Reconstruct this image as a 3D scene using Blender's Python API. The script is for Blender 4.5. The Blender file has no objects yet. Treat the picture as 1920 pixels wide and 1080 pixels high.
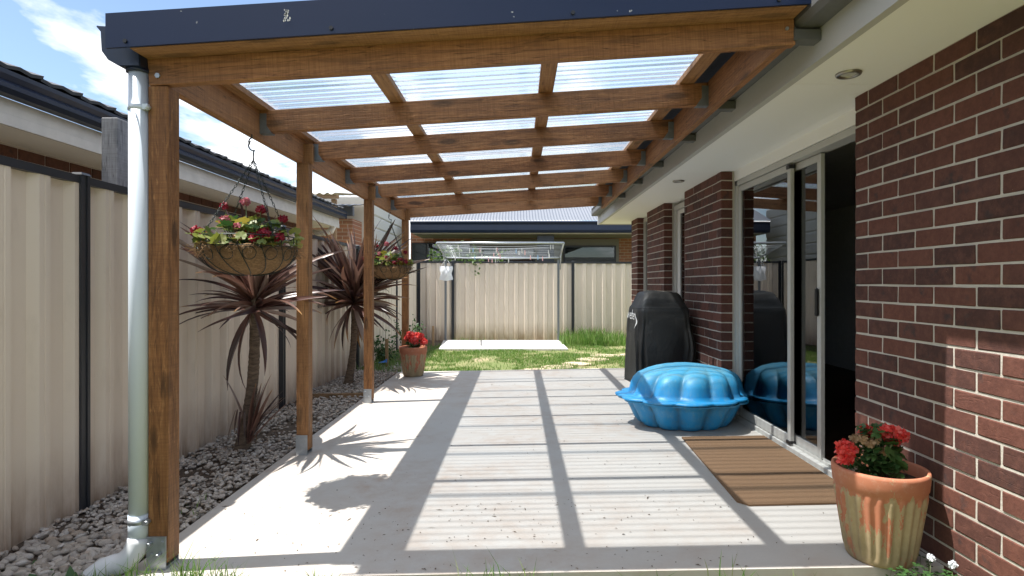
import bpy, bmesh, math, random
import numpy as np
from mathutils import Vector, Matrix, noise
from mathutils.bvhtree import BVHTree
random.seed(7); np.random.seed(7)
R = math.radians; PI = math.pi
S = bpy.context.scene
COL = S.collection

# ------------------------------------------------------------------ camera
H = 1.28; F = 1083.0; VX = 972.0; VY = 532.0        # eye height, focal length and vanishing point in photo pixels
cam = bpy.data.cameras.new('camera'); camo = bpy.data.objects.new('camera', cam); COL.objects.link(camo)
camo.location = (0, 0, H); camo.rotation_euler = (R(90), 0, 0)
cam.sensor_width = 36; cam.lens = F / 1920 * 36
cam.shift_x = -(VX - 960) / 1920; cam.shift_y = -(540 - VY) / 1920
cam.clip_start = 0.05; cam.clip_end = 1000
S.camera = camo
# ------------------------------------------------------------------ sky and sun
COT = 0.43; AZ = R(4.0)                              # light travels to +X, slightly +Y
SUN_EL = math.atan(1 / COT)
W = bpy.data.worlds.new('World'); S.world = W; W.use_nodes = True
nt = W.node_tree; nt.nodes.clear()
def wn(t, **k):
    n = nt.nodes.new(t)
    for a, b in k.items(): setattr(n, a, b)
    return n
sky = wn('ShaderNodeTexSky', sky_type='NISHITA', sun_disc=False)
sky.sun_elevation = SUN_EL
sky.sun_rotation = math.atan2(-math.cos(AZ), -math.sin(AZ))    # towards the sun, clockwise from +Y
sky.air_density = 1.0; sky.dust_density = 0.6; sky.ozone_density = 1.6
tc = wn('ShaderNodeTexCoord'); sep = wn('ShaderNodeSeparateXYZ')
nt.links.new(tc.outputs['Generated'], sep.inputs[0])
def wmath(op, a, b=None, clamp=False):
    n = wn('ShaderNodeMath', operation=op, use_clamp=clamp)
    for i, v in enumerate((a, b)):
        if v is None: continue
        if isinstance(v, (int, float)): n.inputs[i].default_value = v
        else: nt.links.new(v, n.inputs[i])
    return n.outputs[0]
zz = wmath('ADD', wmath('MAXIMUM', sep.outputs[2], 0.0), 0.22)
comb = wn('ShaderNodeCombineXYZ')
nt.links.new(wmath('DIVIDE', sep.outputs[0], zz), comb.inputs[0])
nt.links.new(wmath('DIVIDE', sep.outputs[1], zz), comb.inputs[1])
comb.inputs[2].default_value = 5.1
nz = wn('ShaderNodeTexNoise'); nz.inputs['Scale'].default_value = 1.15; nz.inputs['Detail'].default_value = 9
nz.inputs['Roughness'].default_value = 0.56; nz.inputs['Distortion'].default_value = 0.25
nt.links.new(comb.outputs[0], nz.inputs['Vector'])
rmp = wn('ShaderNodeValToRGB'); rmp.color_ramp.elements[0].position = 0.488; rmp.color_ramp.elements[1].position = 0.565
nt.links.new(nz.outputs['Fac'], rmp.inputs[0])
nz2 = wn('ShaderNodeTexNoise'); nz2.inputs['Scale'].default_value = 2.6; nz2.inputs['Detail'].default_value = 6
nt.links.new(comb.outputs[0], nz2.inputs['Vector'])
cr2 = wn('ShaderNodeValToRGB')
cr2.color_ramp.elements[0].position = 0.35; cr2.color_ramp.elements[0].color = (6.2, 6.4, 6.8, 1)
cr2.color_ramp.elements[1].position = 0.62; cr2.color_ramp.elements[1].color = (10.5, 10.5, 10.6, 1)
nt.links.new(nz2.outputs['Fac'], cr2.inputs[0])
mx = wn('ShaderNodeMixRGB'); nt.links.new(rmp.outputs[0], mx.inputs[0])
nt.links.new(sky.outputs[0], mx.inputs[1]); nt.links.new(cr2.outputs[0], mx.inputs[2])
bg = wn('ShaderNodeBackground'); bg.inputs[1].default_value = 0.11
out = wn('ShaderNodeOutputWorld')
nt.links.new(mx.outputs[0], bg.inputs[0]); nt.links.new(bg.outputs[0], out.inputs[0])
sl = bpy.data.lights.new('sun', 'SUN'); sl.energy = 5.0; sl.angle = R(0.53); sl.color = (1.0, 0.965, 0.91)
so = bpy.data.objects.new('sun', sl); COL.objects.link(so)
sdir = Vector((COT * math.cos(AZ), COT * math.sin(AZ), -1)).normalized()
so.rotation_euler = sdir.to_track_quat('-Z', 'Y').to_euler(); so.location = (-6, 0, 12)
S.view_settings.view_transform = 'Standard'; S.view_settings.look = 'None'
S.view_settings.exposure = 0.95; S.view_settings.gamma = 1
S.cycles.max_bounces = 12; S.cycles.transparent_max_bounces = 24; S.cycles.diffuse_bounces = 8
S.cycles.use_denoising = True
S.cycles.caustics_reflective = False; S.cycles.caustics_refractive = False

# ------------------------------------------------------------------ object helpers
WM = {}
def empty(name, loc=(0, 0, 0)):
    o = bpy.data.objects.new(name, None); COL.objects.link(o); o.location = loc
    o.empty_display_size = 0.1
    WM[o] = Matrix.Translation(Vector(loc)); return o
def tag(o, label=None, cat=None, group=None, kind=None):
    if label: o['label'] = label
    if cat: o['category'] = cat
    if group: o['group'] = group
    if kind: o['kind'] = kind
    return o
def link(name, me, mat=None, parent=None, M=None):
    o = bpy.data.objects.new(name, me); COL.objects.link(o)
    if mat is not None and len(me.materials) == 0: me.materials.append(mat)
    M = M if M is not None else Matrix.Identity(4)
    WM[o] = M
    o.matrix_basis = M
    if parent is not None:
        o.parent = parent; o.matrix_parent_inverse = WM[parent].inverted()
    return o
class MB:
    def __init__(s): s.v = []; s.f = []; s.sm = []
    def add(s, vs, fs, smooth=False):
        b = len(s.v); s.v += [tuple(v) for v in vs]
        for f in fs: s.f.append([i + b for i in f]); s.sm.append(smooth)
        return s
    def box(s, x0, x1, y0, y1, z0, z1, c=0.0):
        if c <= 0:
            return s.add([(x0,y0,z0),(x1,y0,z0),(x1,y1,z0),(x0,y1,z0),(x0,y0,z1),(x1,y0,z1),(x1,y1,z1),(x0,y1,z1)],
                  [(0,3,2,1),(4,5,6,7),(0,1,5,4),(1,2,6,5),(2,3,7,6),(3,0,4,7)])
        bm = bmesh.new(); bmesh.ops.create_cube(bm, size=1)
        for v in bm.verts: v.co = ((x0+x1)/2+v.co.x*(x1-x0), (y0+y1)/2+v.co.y*(y1-y0), (z0+z1)/2+v.co.z*(z1-z0))
        bmesh.ops.bevel(bm, geom=bm.edges[:], offset=c, segments=1, affect='EDGES')
        bm.verts.index_update()
        s.add([v.co[:] for v in bm.verts], [[v.index for v in f.verts] for f in bm.faces]); bm.free(); return s
    def tube(s, pts, r, n=10, caps=True, smooth=True):
        pts = [Vector(p) for p in pts]; m = len(pts)
        rs = r if isinstance(r, (list, tuple)) else [r]*m
        vs = []; up = None
        for i, p in enumerate(pts):
            t = (pts[min(i+1, m-1)] - pts[max(i-1, 0)]).normalized()
            if up is None: up = Vector((0,0,1)) if abs(t.z) < .9 else Vector((1,0,0))
            a = t.cross(up).normalized(); b = a.cross(t).normalized(); up = b
            for k in range(n):
                q = 2*PI*k/n; vs.append(p + (a*math.cos(q) + b*math.sin(q))*rs[i])
        fs = [(i*n+k, i*n+(k+1) % n, (i+1)*n+(k+1) % n, (i+1)*n+k) for i in range(m-1) for k in range(n)]
        s.add(vs, fs, smooth)
        if caps:
            b = len(s.v) - m*n
            s.f.append([b+k for k in range(n)][::-1]); s.sm.append(False)
            s.f.append([b+(m-1)*n+k for k in range(n)]); s.sm.append(False)
        return s
    def lathe(s, prof, n=32, cx=0, cy=0, smooth=True, rmod=None):
        vs = []
        for j, (r, z) in enumerate(prof):
            for k in range(n):
                q = 2*PI*k/n; rr = r if rmod is None else rmod(r, z, q)
                vs.append((cx+rr*math.cos(q), cy+rr*math.sin(q), z))
        fs = [(j*n+k, j*n+(k+1) % n, (j+1)*n+(k+1) % n, (j+1)*n+k) for j in range(len(prof)-1) for k in range(n)]
        return s.add(vs, fs, smooth)
    def extr(s, prof, axis, a, b, caps=True, smooth=False, closed=True):
        # profile of 2-D points swept along an axis: 'x' -> (y,z), 'y' -> (x,z), 'z' -> (x,y)
        def mk(p, t): return (t, p[0], p[1]) if axis == 'x' else (p[0], t, p[1]) if axis == 'y' else (p[0], p[1], t)
        n = len(prof)
        vs = [mk(p, a) for p in prof] + [mk(p, b) for p in prof]
        m = n if closed else n-1
        fs = [(k, (k+1) % n, n+(k+1) % n, n+k) for k in range(m)]
        if caps and closed: fs += [tuple(range(n))[::-1], tuple(range(n, 2*n))]
        return s.add(vs, fs, smooth)
    def mesh(s, name):
        me = bpy.data.meshes.new(name); me.from_pydata(s.v, [], s.f)
        me.polygons.foreach_set('use_smooth', s.sm); me.update(); return me
    def build(s, name, mat=None, parent=None, M=None, fix=True):
        me = s.mesh(name)
        if fix:
            bm = bmesh.new(); bm.from_mesh(me); bmesh.ops.recalc_face_normals(bm, faces=bm.faces); bm.to_mesh(me); bm.free()
        return link(name, me, mat, parent, M)
def timber(name, p0, p1, w, h, mat, parent, bev=0.003):
    p0 = Vector(p0); p1 = Vector(p1); L = (p1-p0).length; x = (p1-p0).normalized()
    up = Vector((0,0,1)) if abs(x.z) < .9 else Vector((0,1,0))
    y = up.cross(x).normalized(); z = x.cross(y)
    M = Matrix((x, y, z)).transposed().to_4x4(); M.translation = (p0+p1)/2
    return MB().box(-L/2, L/2, -w/2, w/2, -h/2, h/2, bev).build(name, mat, parent, M)
def rotz(loc, a, s=1.0): return Matrix.Translation(Vector(loc)) @ Matrix.Rotation(a, 4, 'Z') @ Matrix.Scale(s, 4)

# ------------------------------------------------------------------ materials
class NT:
    def __init__(s, name):
        s.m = bpy.data.materials.new(name); s.m.use_nodes = True; s.t = s.m.node_tree; s.t.nodes.clear()
        s.out = s.n('ShaderNodeOutputMaterial')
    def n(s, t, **k):
        x = s.t.nodes.new(t)
        for a, b in k.items(): setattr(x, a, b)
        return x
    def l(s, a, b): s.t.links.new(a, b)
    def put(s, sock, v):
        if hasattr(v, 'is_output'): s.l(v, sock)
        elif isinstance(v, (tuple, list)) and len(v) == 3 and sock.type == 'RGBA': sock.default_value = (*v, 1)
        else: sock.default_value = v
    def coord(s, kind='Object', scale=(1,1,1), rnd=True):
        c = s.n('ShaderNodeTexCoord'); v = c.outputs[kind]
        if rnd:
            oi = s.n('ShaderNodeObjectInfo'); mu = s.n('ShaderNodeVectorMath', operation='MULTIPLY_ADD')
            s.l(oi.outputs['Random'], mu.inputs[0]); mu.inputs[1].default_value = (37, 23, 51); s.l(v, mu.inputs[2]); v = mu.outputs[0]
        mp = s.n('ShaderNodeMapping'); mp.inputs['Scale'].default_value = scale; s.l(v, mp.inputs[0]); return mp.outputs[0]
    def noise(s, vec, scale, detail=4, rough=.55, dist=0):
        x = s.n('ShaderNodeTexNoise'); s.l(vec, x.inputs['Vector']); x.inputs['Scale'].default_value = scale
        x.inputs['Detail'].default_value = detail; x.inputs['Roughness'].default_value = rough; x.inputs['Distortion'].default_value = dist
        return x.outputs['Fac']
    def ramp(s, fac, *st):
        x = s.n('ShaderNodeValToRGB'); s.l(fac, x.inputs[0]); e = x.color_ramp.elements
        while len(e) < len(st): e.new(.5)
        for i, (p, c) in enumerate(st):
            e[i].position = p; e[i].color = (*c, 1) if isinstance(c, (tuple, list)) else (c, c, c, 1)
        return x.outputs[0]
    def mix(s, fac, a, b, mode='MIX'):
        x = s.n('ShaderNodeMixRGB', blend_type=mode)
        s.put(x.inputs[0], fac); s.put(x.inputs[1], a); s.put(x.inputs[2], b); return x.outputs[0]
    def math(s, op, a, b=0.0, clamp=False):
        x = s.n('ShaderNodeMath', operation=op, use_clamp=clamp); s.put(x.inputs[0], a); s.put(x.inputs[1], b); return x.outputs[0]
    def bump(s, h, strength=.3, dist=.01, prev=None):
        x = s.n('ShaderNodeBump'); x.inputs['Strength'].default_value = strength; x.inputs['Distance'].default_value = dist
        s.l(h, x.inputs['Height'])
        if prev is not None: s.l(prev, x.inputs['Normal'])
        return x.outputs[0]
    def pbr(s, col, rough=.6, nrm=None, metal=0.0, spec=.5, **k):
        x = s.n('ShaderNodeBsdfPrincipled'); s.put(x.inputs['Base Color'], col); s.put(x.inputs['Roughness'], rough)
        s.put(x.inputs['Metallic'], metal); s.put(x.inputs['Specular IOR Level'], spec)
        for a, b in k.items(): s.put(x.inputs[a], b)
        if nrm is not None: s.l(nrm, x.inputs['Normal'])
        return x.outputs[0]
    def done(s, sh): s.l(sh, s.out.inputs[0]); return s.m
    def orand(s): return s.n('ShaderNodeObjectInfo').outputs['Random']
    def irand(s): return s.n('ShaderNodeNewGeometry').outputs['Random Per Island']
def plain(name, col, rough=.5, metal=0.0, var=.12, nscale=14, bump=.05, rnd=True):
    t = NT(name); v = t.coord('Object', rnd=rnd); n1 = t.noise(v, nscale, 5)
    c = t.mix(n1, tuple(x*(1-var) for x in col), tuple(min(1, x*(1+var)) for x in col))
    n2 = t.noise(v, nscale*5, 3)
    return t.done(t.pbr(c, t.math('ADD', t.math('MULTIPLY', n2, .2), rough-.1), t.bump(n2, bump, .003), metal))
def wood(name, base, dark, light, stain=0.35):
    t = NT(name); v = t.coord('Object', (1.2, 16, 16)); g = t.noise(v, 2.0, 7, .62, 1.2)
    v2 = t.coord('Object', (.8, 60, 60)); g2 = t.noise(v2, 2.2, 4, .6)
    v3 = t.coord('Object', (1.3, 2.4, 2.4)); big = t.noise(v3, 1.6, 4)
    c = t.ramp(g, (.32, dark), (.5, base), (.68, light))
    c = t.mix(t.math('MULTIPLY', g2, .55), c, dark, 'MULTIPLY')
    c = t.mix(t.ramp(big, (.38, .0), (.72, stain)), c, tuple(x*.45 for x in dark))
    vk = t.coord('Object', (2.2, 7, 7)); vo = t.n('ShaderNodeTexVoronoi'); t.l(vk, vo.inputs['Vector']); vo.inputs['Scale'].default_value = 1.15
    k = t.ramp(vo.outputs['Distance'], (.13, 1.0), (.23, 0.0))
    ring = t.math('SINE', t.math('MULTIPLY', vo.outputs['Distance'], 70)); 
    halo = t.math('MULTIPLY', t.ramp(vo.outputs['Distance'], (.15, 1.0), (.5, 0.0)), t.math('MULTIPLY', ring, .4), clamp=True)
    c = t.mix(halo, c, dark); c = t.mix(t.math('MULTIPLY', k, .92), c, tuple(x*.2 for x in dark))
    rv = t.orand(); c = t.mix(t.ramp(rv, (0, .0), (.5, .25), (1, .0)), c, tuple(x*.55 for x in base)); 
    c = t.mix(t.math('MULTIPLY', t.math('FRACT', t.math('MULTIPLY', rv, 7.31)), .40), c, (light[0]*1.1, light[1]*1.2, light[2]*1.35))
    saw = t.noise(t.coord('Object', (150, 4, 4)), 1.0, 4, .7); fib = t.noise(t.coord('Object', (9, 70, 70)), 1.0, 5, .75, .8)
    c = t.mix(t.math('MULTIPLY', t.ramp(saw, (.42, 0), (.62, 1)), .28), c, tuple(x*.6 for x in dark))
    c = t.mix(t.math('MULTIPLY', t.ramp(fib, (.55, 0), (.72, 1)), .45), c, tuple(min(1, x*1.25) for x in light))
    c = t.mix(t.math('MULTIPLY', t.ramp(fib, (.25, 1), (.42, 0)), .5), c, tuple(x*.5 for x in dark))
    chk = t.noise(t.coord('Object', (.9, 26, 26)), 1.6, 3, .5, .5); c = t.mix(t.ramp(chk, (.485, 0), (.5, .7), (.515, 0)), c, tuple(x*.3 for x in dark))
    b = t.bump(g2, .5, .004); b = t.bump(saw, .5, .003, b); b = t.bump(fib, .5, .004, b)
    return t.done(t.pbr(c, t.math('ADD', t.math('MULTIPLY', g, .25), .52), b, spec=.35))
M_TIMBER = wood('stained_timber', (.37, .150, .054), (.135, .049, .018), (.55, .27, .115), .6)
M_POST = wood('post_timber', (.36, .160, .056), (.14, .058, .021), (.50, .26, .105), .4)
M_BATTEN = wood('batten_timber', (.40, .20, .085), (.20, .085, .032), (.52, .29, .13), .2)
M_WEATHER = wood('weathered_timber', (.22, .21, .21), (.10, .095, .095), (.34, .33, .33), .2)
M_STAKE = wood('stake_timber', (.36, .22, .11), (.2, .11, .05), (.46, .3, .16), .1)

def brickmat(name, cols, scale=1.0):
    t = NT(name); r = t.math('FRACT', t.math('ADD', t.orand(), t.irand())); v = t.coord('Object', rnd=True)
    base = t.ramp(r, (0, cols[0]), (.45, cols[1]), (.8, cols[2]), (1, cols[3]))
    n1 = t.noise(v, 45, 6, .7); n2 = t.noise(v, 9, 3); n3 = t.noise(v, 160, 3)
    c = t.mix(t.ramp(n1, (.35, 0), (.75, .55)), base, tuple(x*.45 for x in cols[1]))
    c = t.mix(t.ramp(n2, (.62, 0), (.72, .8)), c, (.03, .028, .03)); c = t.mix(t.ramp(t.noise(v, 20, 5, .7), (.45, 0), (.8, .5)), c, (.20, .085, .06))
    c = t.mix(t.ramp(n3, (.73, 0), (.76, .4)), c, (.5, .38, .30))
    vv = t.coord('Object', (30, 6, 30)); scr = t.noise(vv, 1.4, 4, .6, .6)
    b = t.bump(n1, .5, .004); b = t.bump(t.ramp(scr, (.26, 0), (.40, 1)), .35, .004, b)
    return t.done(t.pbr(c, .82, b, spec=.3))
M_BRICK = brickmat('dark_brick', [(.060,.029,.025), (.108,.043,.032), (.145,.055,.038), (.088,.039,.032)])
M_BRICK2 = brickmat('brown_brick', [(.08,.04,.028), (.105,.048,.032), (.12,.055,.036), (.09,.04,.028)])
def mortar():
    t = NT('mortar'); v = t.coord('Object', rnd=False); n = t.noise(v, 70, 5, .7); n2 = t.noise(v, 3, 3)
    c = t.mix(n, (.42,.385,.33), (.56,.52,.46)); c = t.mix(t.ramp(n2, (.45, 0), (.8, .4)), c, (.36,.32,.27))
    return t.done(t.pbr(c, .9, t.bump(n, .7, .004)))
M_MORTAR = mortar()
def farbrick(name, c1, c2, mort, sc=1.0):
    t = NT(name); c = t.n('ShaderNodeTexCoord'); mp = t.n('ShaderNodeMapping'); mp.inputs['Rotation'].default_value = (R(90), 0, 0)
    t.l(c.outputs['Object'], mp.inputs[0]); b = t.n('ShaderNodeTexBrick'); t.l(mp.outputs[0], b.inputs['Vector'])
    b.inputs['Color1'].default_value = (*c1, 1); b.inputs['Color2'].default_value = (*c2, 1); b.inputs['Mortar'].default_value = (*mort, 1)
    b.inputs['Scale'].default_value = 1.0; b.inputs['Brick Width'].default_value = .24; b.inputs['Row Height'].default_value = .086
    b.inputs['Mortar Size'].default_value = .006
    return t.done(t.pbr(b.outputs['Color'], .85, t.bump(b.outputs['Fac'], -.3, .004)))
M_FARBRICK = farbrick('orange_brick', (.36,.15,.075), (.26,.11,.06), (.42,.34,.26))
def concrete(name, a, b, stain, amt=.5):
    t = NT(name); v = t.coord('Object', rnd=False); n1 = t.noise(v, 1.3, 6, .6); n2 = t.noise(v, 60, 4, .7); n3 = t.noise(v, .55, 5, .65, .5)
    n4 = t.noise(v, 7, 5, .7)
    c = t.mix(n1, a, b); c = t.mix(t.math('MULTIPLY', n2, .22), c, tuple(x*.6 for x in a))
    st = t.math('MULTIPLY', t.ramp(n3, (.42, 0), (.66, 1.0)), t.ramp(n4, (.34, 0), (.70, amt)))
    c = t.mix(st, c, stain)
    sp = t.ramp(t.noise(v, 38, 2, .5), (.735, 0), (.76, .8)); c = t.mix(sp, c, (.07,.055,.045))
    br = t.noise(t.coord('Object', (2, 60, 2), rnd=False), 1.5, 3); 
    bn = t.bump(n2, .25, .002); bn = t.bump(br, .12, .002, bn)
    return t.done(t.pbr(c, t.math('ADD', t.math('MULTIPLY', n1, .2), .62), bn, spec=.4))
M_CONC = concrete('patio_concrete', (.45,.42,.38), (.52,.49,.45), (.34,.215,.135), .75)
M_PAD = concrete('pad_concrete', (.55,.54,.52), (.62,.61,.59), (.42,.36,.3), .3)
def fencemat():
    t = NT('cream_steel'); v = t.coord('Object', rnd=True); n = t.noise(v, 1.4, 4); n2 = t.noise(t.coord('Object', (1, 1, .25)), 9, 5, .65)
    c = t.mix(n, (.66,.575,.48), (.72,.63,.53)); c = t.mix(t.ramp(n2, (.55, 0), (.85, .3)), c, (.36,.29,.22))
    pz = t.n('ShaderNodeTexCoord'); sp = t.n('ShaderNodeSeparateXYZ'); t.l(pz.outputs['Object'], sp.inputs[0])
    dirt_shade = t.math('MULTIPLY', t.ramp(sp.outputs[2], (0.0, 1.0), (.45, 0.0)), t.ramp(n2, (.3, .15), (.62, .9)))
    c = t.mix(dirt_shade, c, (.30,.19,.12))
    return t.done(t.pbr(c, .42, t.bump(n, .03, .004), spec=.5))
M_FENCE = fencemat()
M_NAVY = plain('navy_steel', (.012,.021,.048), .34, .0, .18, 6, .03)
M_CHAR = plain('charcoal_steel', (.028,.031,.038), .38, .0, .15, 8, .03)
M_GREYSTEEL = plain('house_gutter_steel', (.10,.10,.098), .45, .0, .12, 6, .03)
def barge():
    t = NT('barge_navy'); v = t.coord('Object', rnd=False); n = t.noise(v, 3, 5); n2 = t.noise(v, 26, 2, .4); n3 = t.noise(v, 90, 3)
    c = t.mix(n, (.005,.014,.048), (.008,.019,.060)); m = t.math('MULTIPLY', t.ramp(n2, (.75, 0), (.77, 1)), t.ramp(n3, (.4, 0), (.55, 1)))
    c = t.mix(m, c, (.6,.6,.58)); return t.done(t.pbr(c, .4, t.bump(n, .04, .004), spec=.35))
M_BARGE = barge()
M_WHITE = plain('white_paint', (.74,.73,.70), .5, 0, .04, 5, .03)
def soffit_mat():
    t = NT('soffit_paint'); v = t.coord('Object', rnd=False); n = t.noise(v, 1.1, 4); n2 = t.noise(v, 8, 5, .7)
    c = t.mix(n, (.84,.825,.785), (.88,.865,.825)); c = t.mix(t.ramp(n2, (.66, 0), (.8, .35)), c, (.5,.46,.38))
    return t.done(t.pbr(c, .7))
M_SOFFIT = soffit_mat()
M_CREAM = plain('cream_paint', (.62,.57,.48), .6, 0, .05, 4, .03)
M_FASCIA2 = plain('peeling_white', (.60,.58,.54), .6, 0, .18, 9, .08)
M_ALU = plain('satin_aluminium_frame', (.50,.49,.455), .42, 0, .05, 10, .02)
M_GALV = plain('galvanised_steel', (.42,.45,.48), .38, .7, .25, 30, .08)
M_DARKGALV = plain('dull_galvanised', (.18,.195,.21), .5, .5, .3, 40, .08)
M_PVC = plain('grey_blue_pipe', (.58,.65,.72), .38, 0, .06, 6, .02)
M_PVCW = plain('white_pipe', (.66,.68,.70), .4, 0, .07, 6, .02)
M_BLACK = plain('black_plastic', (.012,.012,.013), .4, 0, .2, 20, .03)
M_WIRE = plain('green_black_wire', (.012,.022,.018), .4, .3, .2, 20, .03)
M_SOIL = plain('potting_soil', (.035,.024,.017), .95, 0, .6, 60, .8)
M_CHIM = plain('tile_charcoal', (.05,.052,.058), .6, 0, .35, 12, .2)
M_WINDOWDARK = plain('dark_window_frame', (.02,.021,.024), .4)
M_CURTAIN = plain('grey_curtain', (.30,.30,.29), .9, 0, .12, 4)
def glass(name, tint=(.80,.84,.83), refl=1.0):
    t = NT(name); fr = t.n('ShaderNodeFresnel'); fr.inputs[0].default_value = 1.55
    g = t.n('ShaderNodeBsdfGlossy'); g.inputs['Roughness'].default_value = .005; g.inputs[0].default_value = (.95,.97,1,1)
    tr = t.n('ShaderNodeBsdfTransparent'); tr.inputs[0].default_value = (*tint, 1)
    m = t.n('ShaderNodeMixShader'); t.l(t.math('MULTIPLY', fr.outputs[0], refl, True), m.inputs[0]); t.l(tr.outputs[0], m.inputs[1]); t.l(g.outputs[0], m.inputs[2])
    return t.done(m.outputs[0])
M_GLASS = glass('door_glass', (.55,.58,.58), 1.6)
def polycarb():
    t = NT('clear_polycarbonate'); v = t.coord('Object', (.35, 3, 1), rnd=True)
    at = t.n('ShaderNodeAttribute'); at.attribute_name = 'dirt_shade'
    n = t.noise(v, 3, 5, .6); n2 = t.noise(t.coord('Object', (1, 1, 1)), 90, 2)
    dirt_shade = t.math('MULTIPLY', at.outputs['Fac'], t.math('ADD', .05, t.math('MULTIPLY', n, .95)))  # dirt streaks, plus darker troughs that imitate stripes of lensed light
    lw = t.n('ShaderNodeLayerWeight'); lw.inputs[0].default_value = .5
    tcol = t.mix(dirt_shade, (.82,.87,.92), (.46,.48,.49)); tcol = t.mix(t.ramp(lw.outputs['Facing'], (.25, 0), (.95, .5)), tcol, (.45,.55,.62))
    tr = t.n('ShaderNodeBsdfTransparent'); t.l(tcol, tr.inputs[0])
    tl = t.n('ShaderNodeBsdfTranslucent'); tl.inputs[0].default_value = (.62,.78,.95,1)
    df = t.n('ShaderNodeBsdfDiffuse'); df.inputs[0].default_value = (.7,.7,.68,1)
    sc = t.n('ShaderNodeMixShader'); sc.inputs[0].default_value = .18; t.l(tl.outputs[0], sc.inputs[1]); t.l(df.outputs[0], sc.inputs[2])
    a = t.n('ShaderNodeMixShader'); t.l(t.math('ADD', .37, t.math('MULTIPLY', dirt_shade, .2), True), a.inputs[0]); t.l(tr.outputs[0], a.inputs[1]); t.l(sc.outputs[0], a.inputs[2])
    fr = t.n('ShaderNodeFresnel'); fr.inputs[0].default_value = 1.4
    g = t.n('ShaderNodeBsdfGlossy'); g.inputs['Roughness'].default_value = .08
    m = t.n('ShaderNodeMixShader'); t.l(t.math('MULTIPLY', fr.outputs[0], .55, True), m.inputs[0]); t.l(a.outputs[0], m.inputs[1]); t.l(g.outputs[0], m.inputs[2])
    return t.done(m.outputs[0])
M_POLY = polycarb()
def leafmat(name, cols, rough=.45, trans=.25, obj=True, tip=None):
    t = NT(name); r = t.orand() if obj else t.irand(); v = t.coord('Object', rnd=True)
    n = t.noise(v, 8, 4)
    c = t.ramp(r, *[(i/(len(cols)-1), q) for i, q in enumerate(cols)]); c = t.mix(t.math('MULTIPLY', n, .5), c, tuple(x*.5 for x in cols[0]), 'MIX')
    if tip:
        sp = t.n('ShaderNodeSeparateXYZ'); t.l(t.n('ShaderNodeTexCoord').outputs['Generated'], sp.inputs[0]); ex = t.math('ABSOLUTE', t.math('SUBTRACT', sp.outputs[1], .5)); c = t.mix(t.math('MULTIPLY', t.ramp(ex, (.22, 0), (.42, .8)), t.ramp(sp.outputs[0], (.1, 1), (.6, .3))), c, tip); c = t.mix(t.math('MULTIPLY', t.ramp(sp.outputs[0], (.86, 0), (1, .9)), t.math('GREATER_THAN', r, .55)), c, (.42, .22, .05))
    p = t.pbr(c, rough, spec=.5); tl = t.n('ShaderNodeBsdfTranslucent'); t.l(c, tl.inputs[0])
    m = t.n('ShaderNodeMixShader'); m.inputs[0].default_value = trans; t.l(p, m.inputs[1]); t.l(tl.outputs[0], m.inputs[2])
    return t.done(m.outputs[0])
M_CORDY = leafmat('purple_strap_leaf', [(.04,.021,.022), (.065,.031,.030), (.10,.048,.041), (.16,.075,.05), (.24,.145,.11), (.42,.33,.28)], .30, .18, True, (.27,.14,.11))
M_GERLEAF = leafmat('geranium_leaf', [(.035,.09,.022), (.055,.13,.032), (.09,.18,.045)], .5, .3)
M_GERYEL = leafmat('yellowing_leaf', [(.10,.17,.03), (.28,.30,.05), (.14,.20,.04), (.42,.32,.05)], .5, .3)
M_GRASS = leafmat('grass_blade', [(.09,.21,.03), (.14,.29,.045), (.20,.35,.07), (.36,.38,.16)], .5, .4, False)
M_WEED = leafmat('weed_leaf', [(.03,.08,.02), (.05,.13,.03), (.07,.16,.04)], .5, .3, False)
M_VINE = leafmat('vine_leaf', [(.05,.11,.02), (.09,.17,.03), (.15,.24,.05)], .5, .35, False)
M_RED = leafmat('scarlet_petal', [(.85,.05,.045), (.93,.12,.10), (.95,.28,.25)], .6, .45, False)
M_CRIM = leafmat('crimson_petal', [(.22,.005,.02), (.36,.01,.03), (.50,.03,.07)], .55, .25, False)
M_STEM = plain('plant_stem', (.10,.14,.045), .6)
M_DRY = leafmat('dry_flower', [(.30,.19,.10), (.42,.28,.15)], .7, .2, False)
def trunkmat():
    t = NT('palm_trunk_bark'); v = t.coord('Object', (18, 18, 70)); n = t.noise(v, 1, 5, .65); n2 = t.noise(t.coord('Object'), 9, 3)
    c = t.ramp(n, (.3, (.055,.036,.024)), (.7, (.24,.175,.12))); c = t.mix(t.math('MULTIPLY', n2, .4), c, (.10,.07,.05))
    return t.done(t.pbr(c, .9, t.bump(n, 1.0, .012)))
M_TRUNK = trunkmat()
def coir():
    t = NT('coir_fibre'); v = t.coord('Object', (1, 1, 2.5)); n = t.noise(v, 32, 6, .75, 2.0); n2 = t.noise(v, 7, 3)
    c = t.ramp(n, (.3, (.13,.07,.03)), (.55, (.38,.225,.105)), (.8, (.56,.38,.20))); c = t.mix(t.math('MULTIPLY', n2, .5), c, (.14,.08,.04))
    return t.done(t.pbr(c, .95, t.bump(n, 1.0, .015)))
M_COIR = coir()
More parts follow.
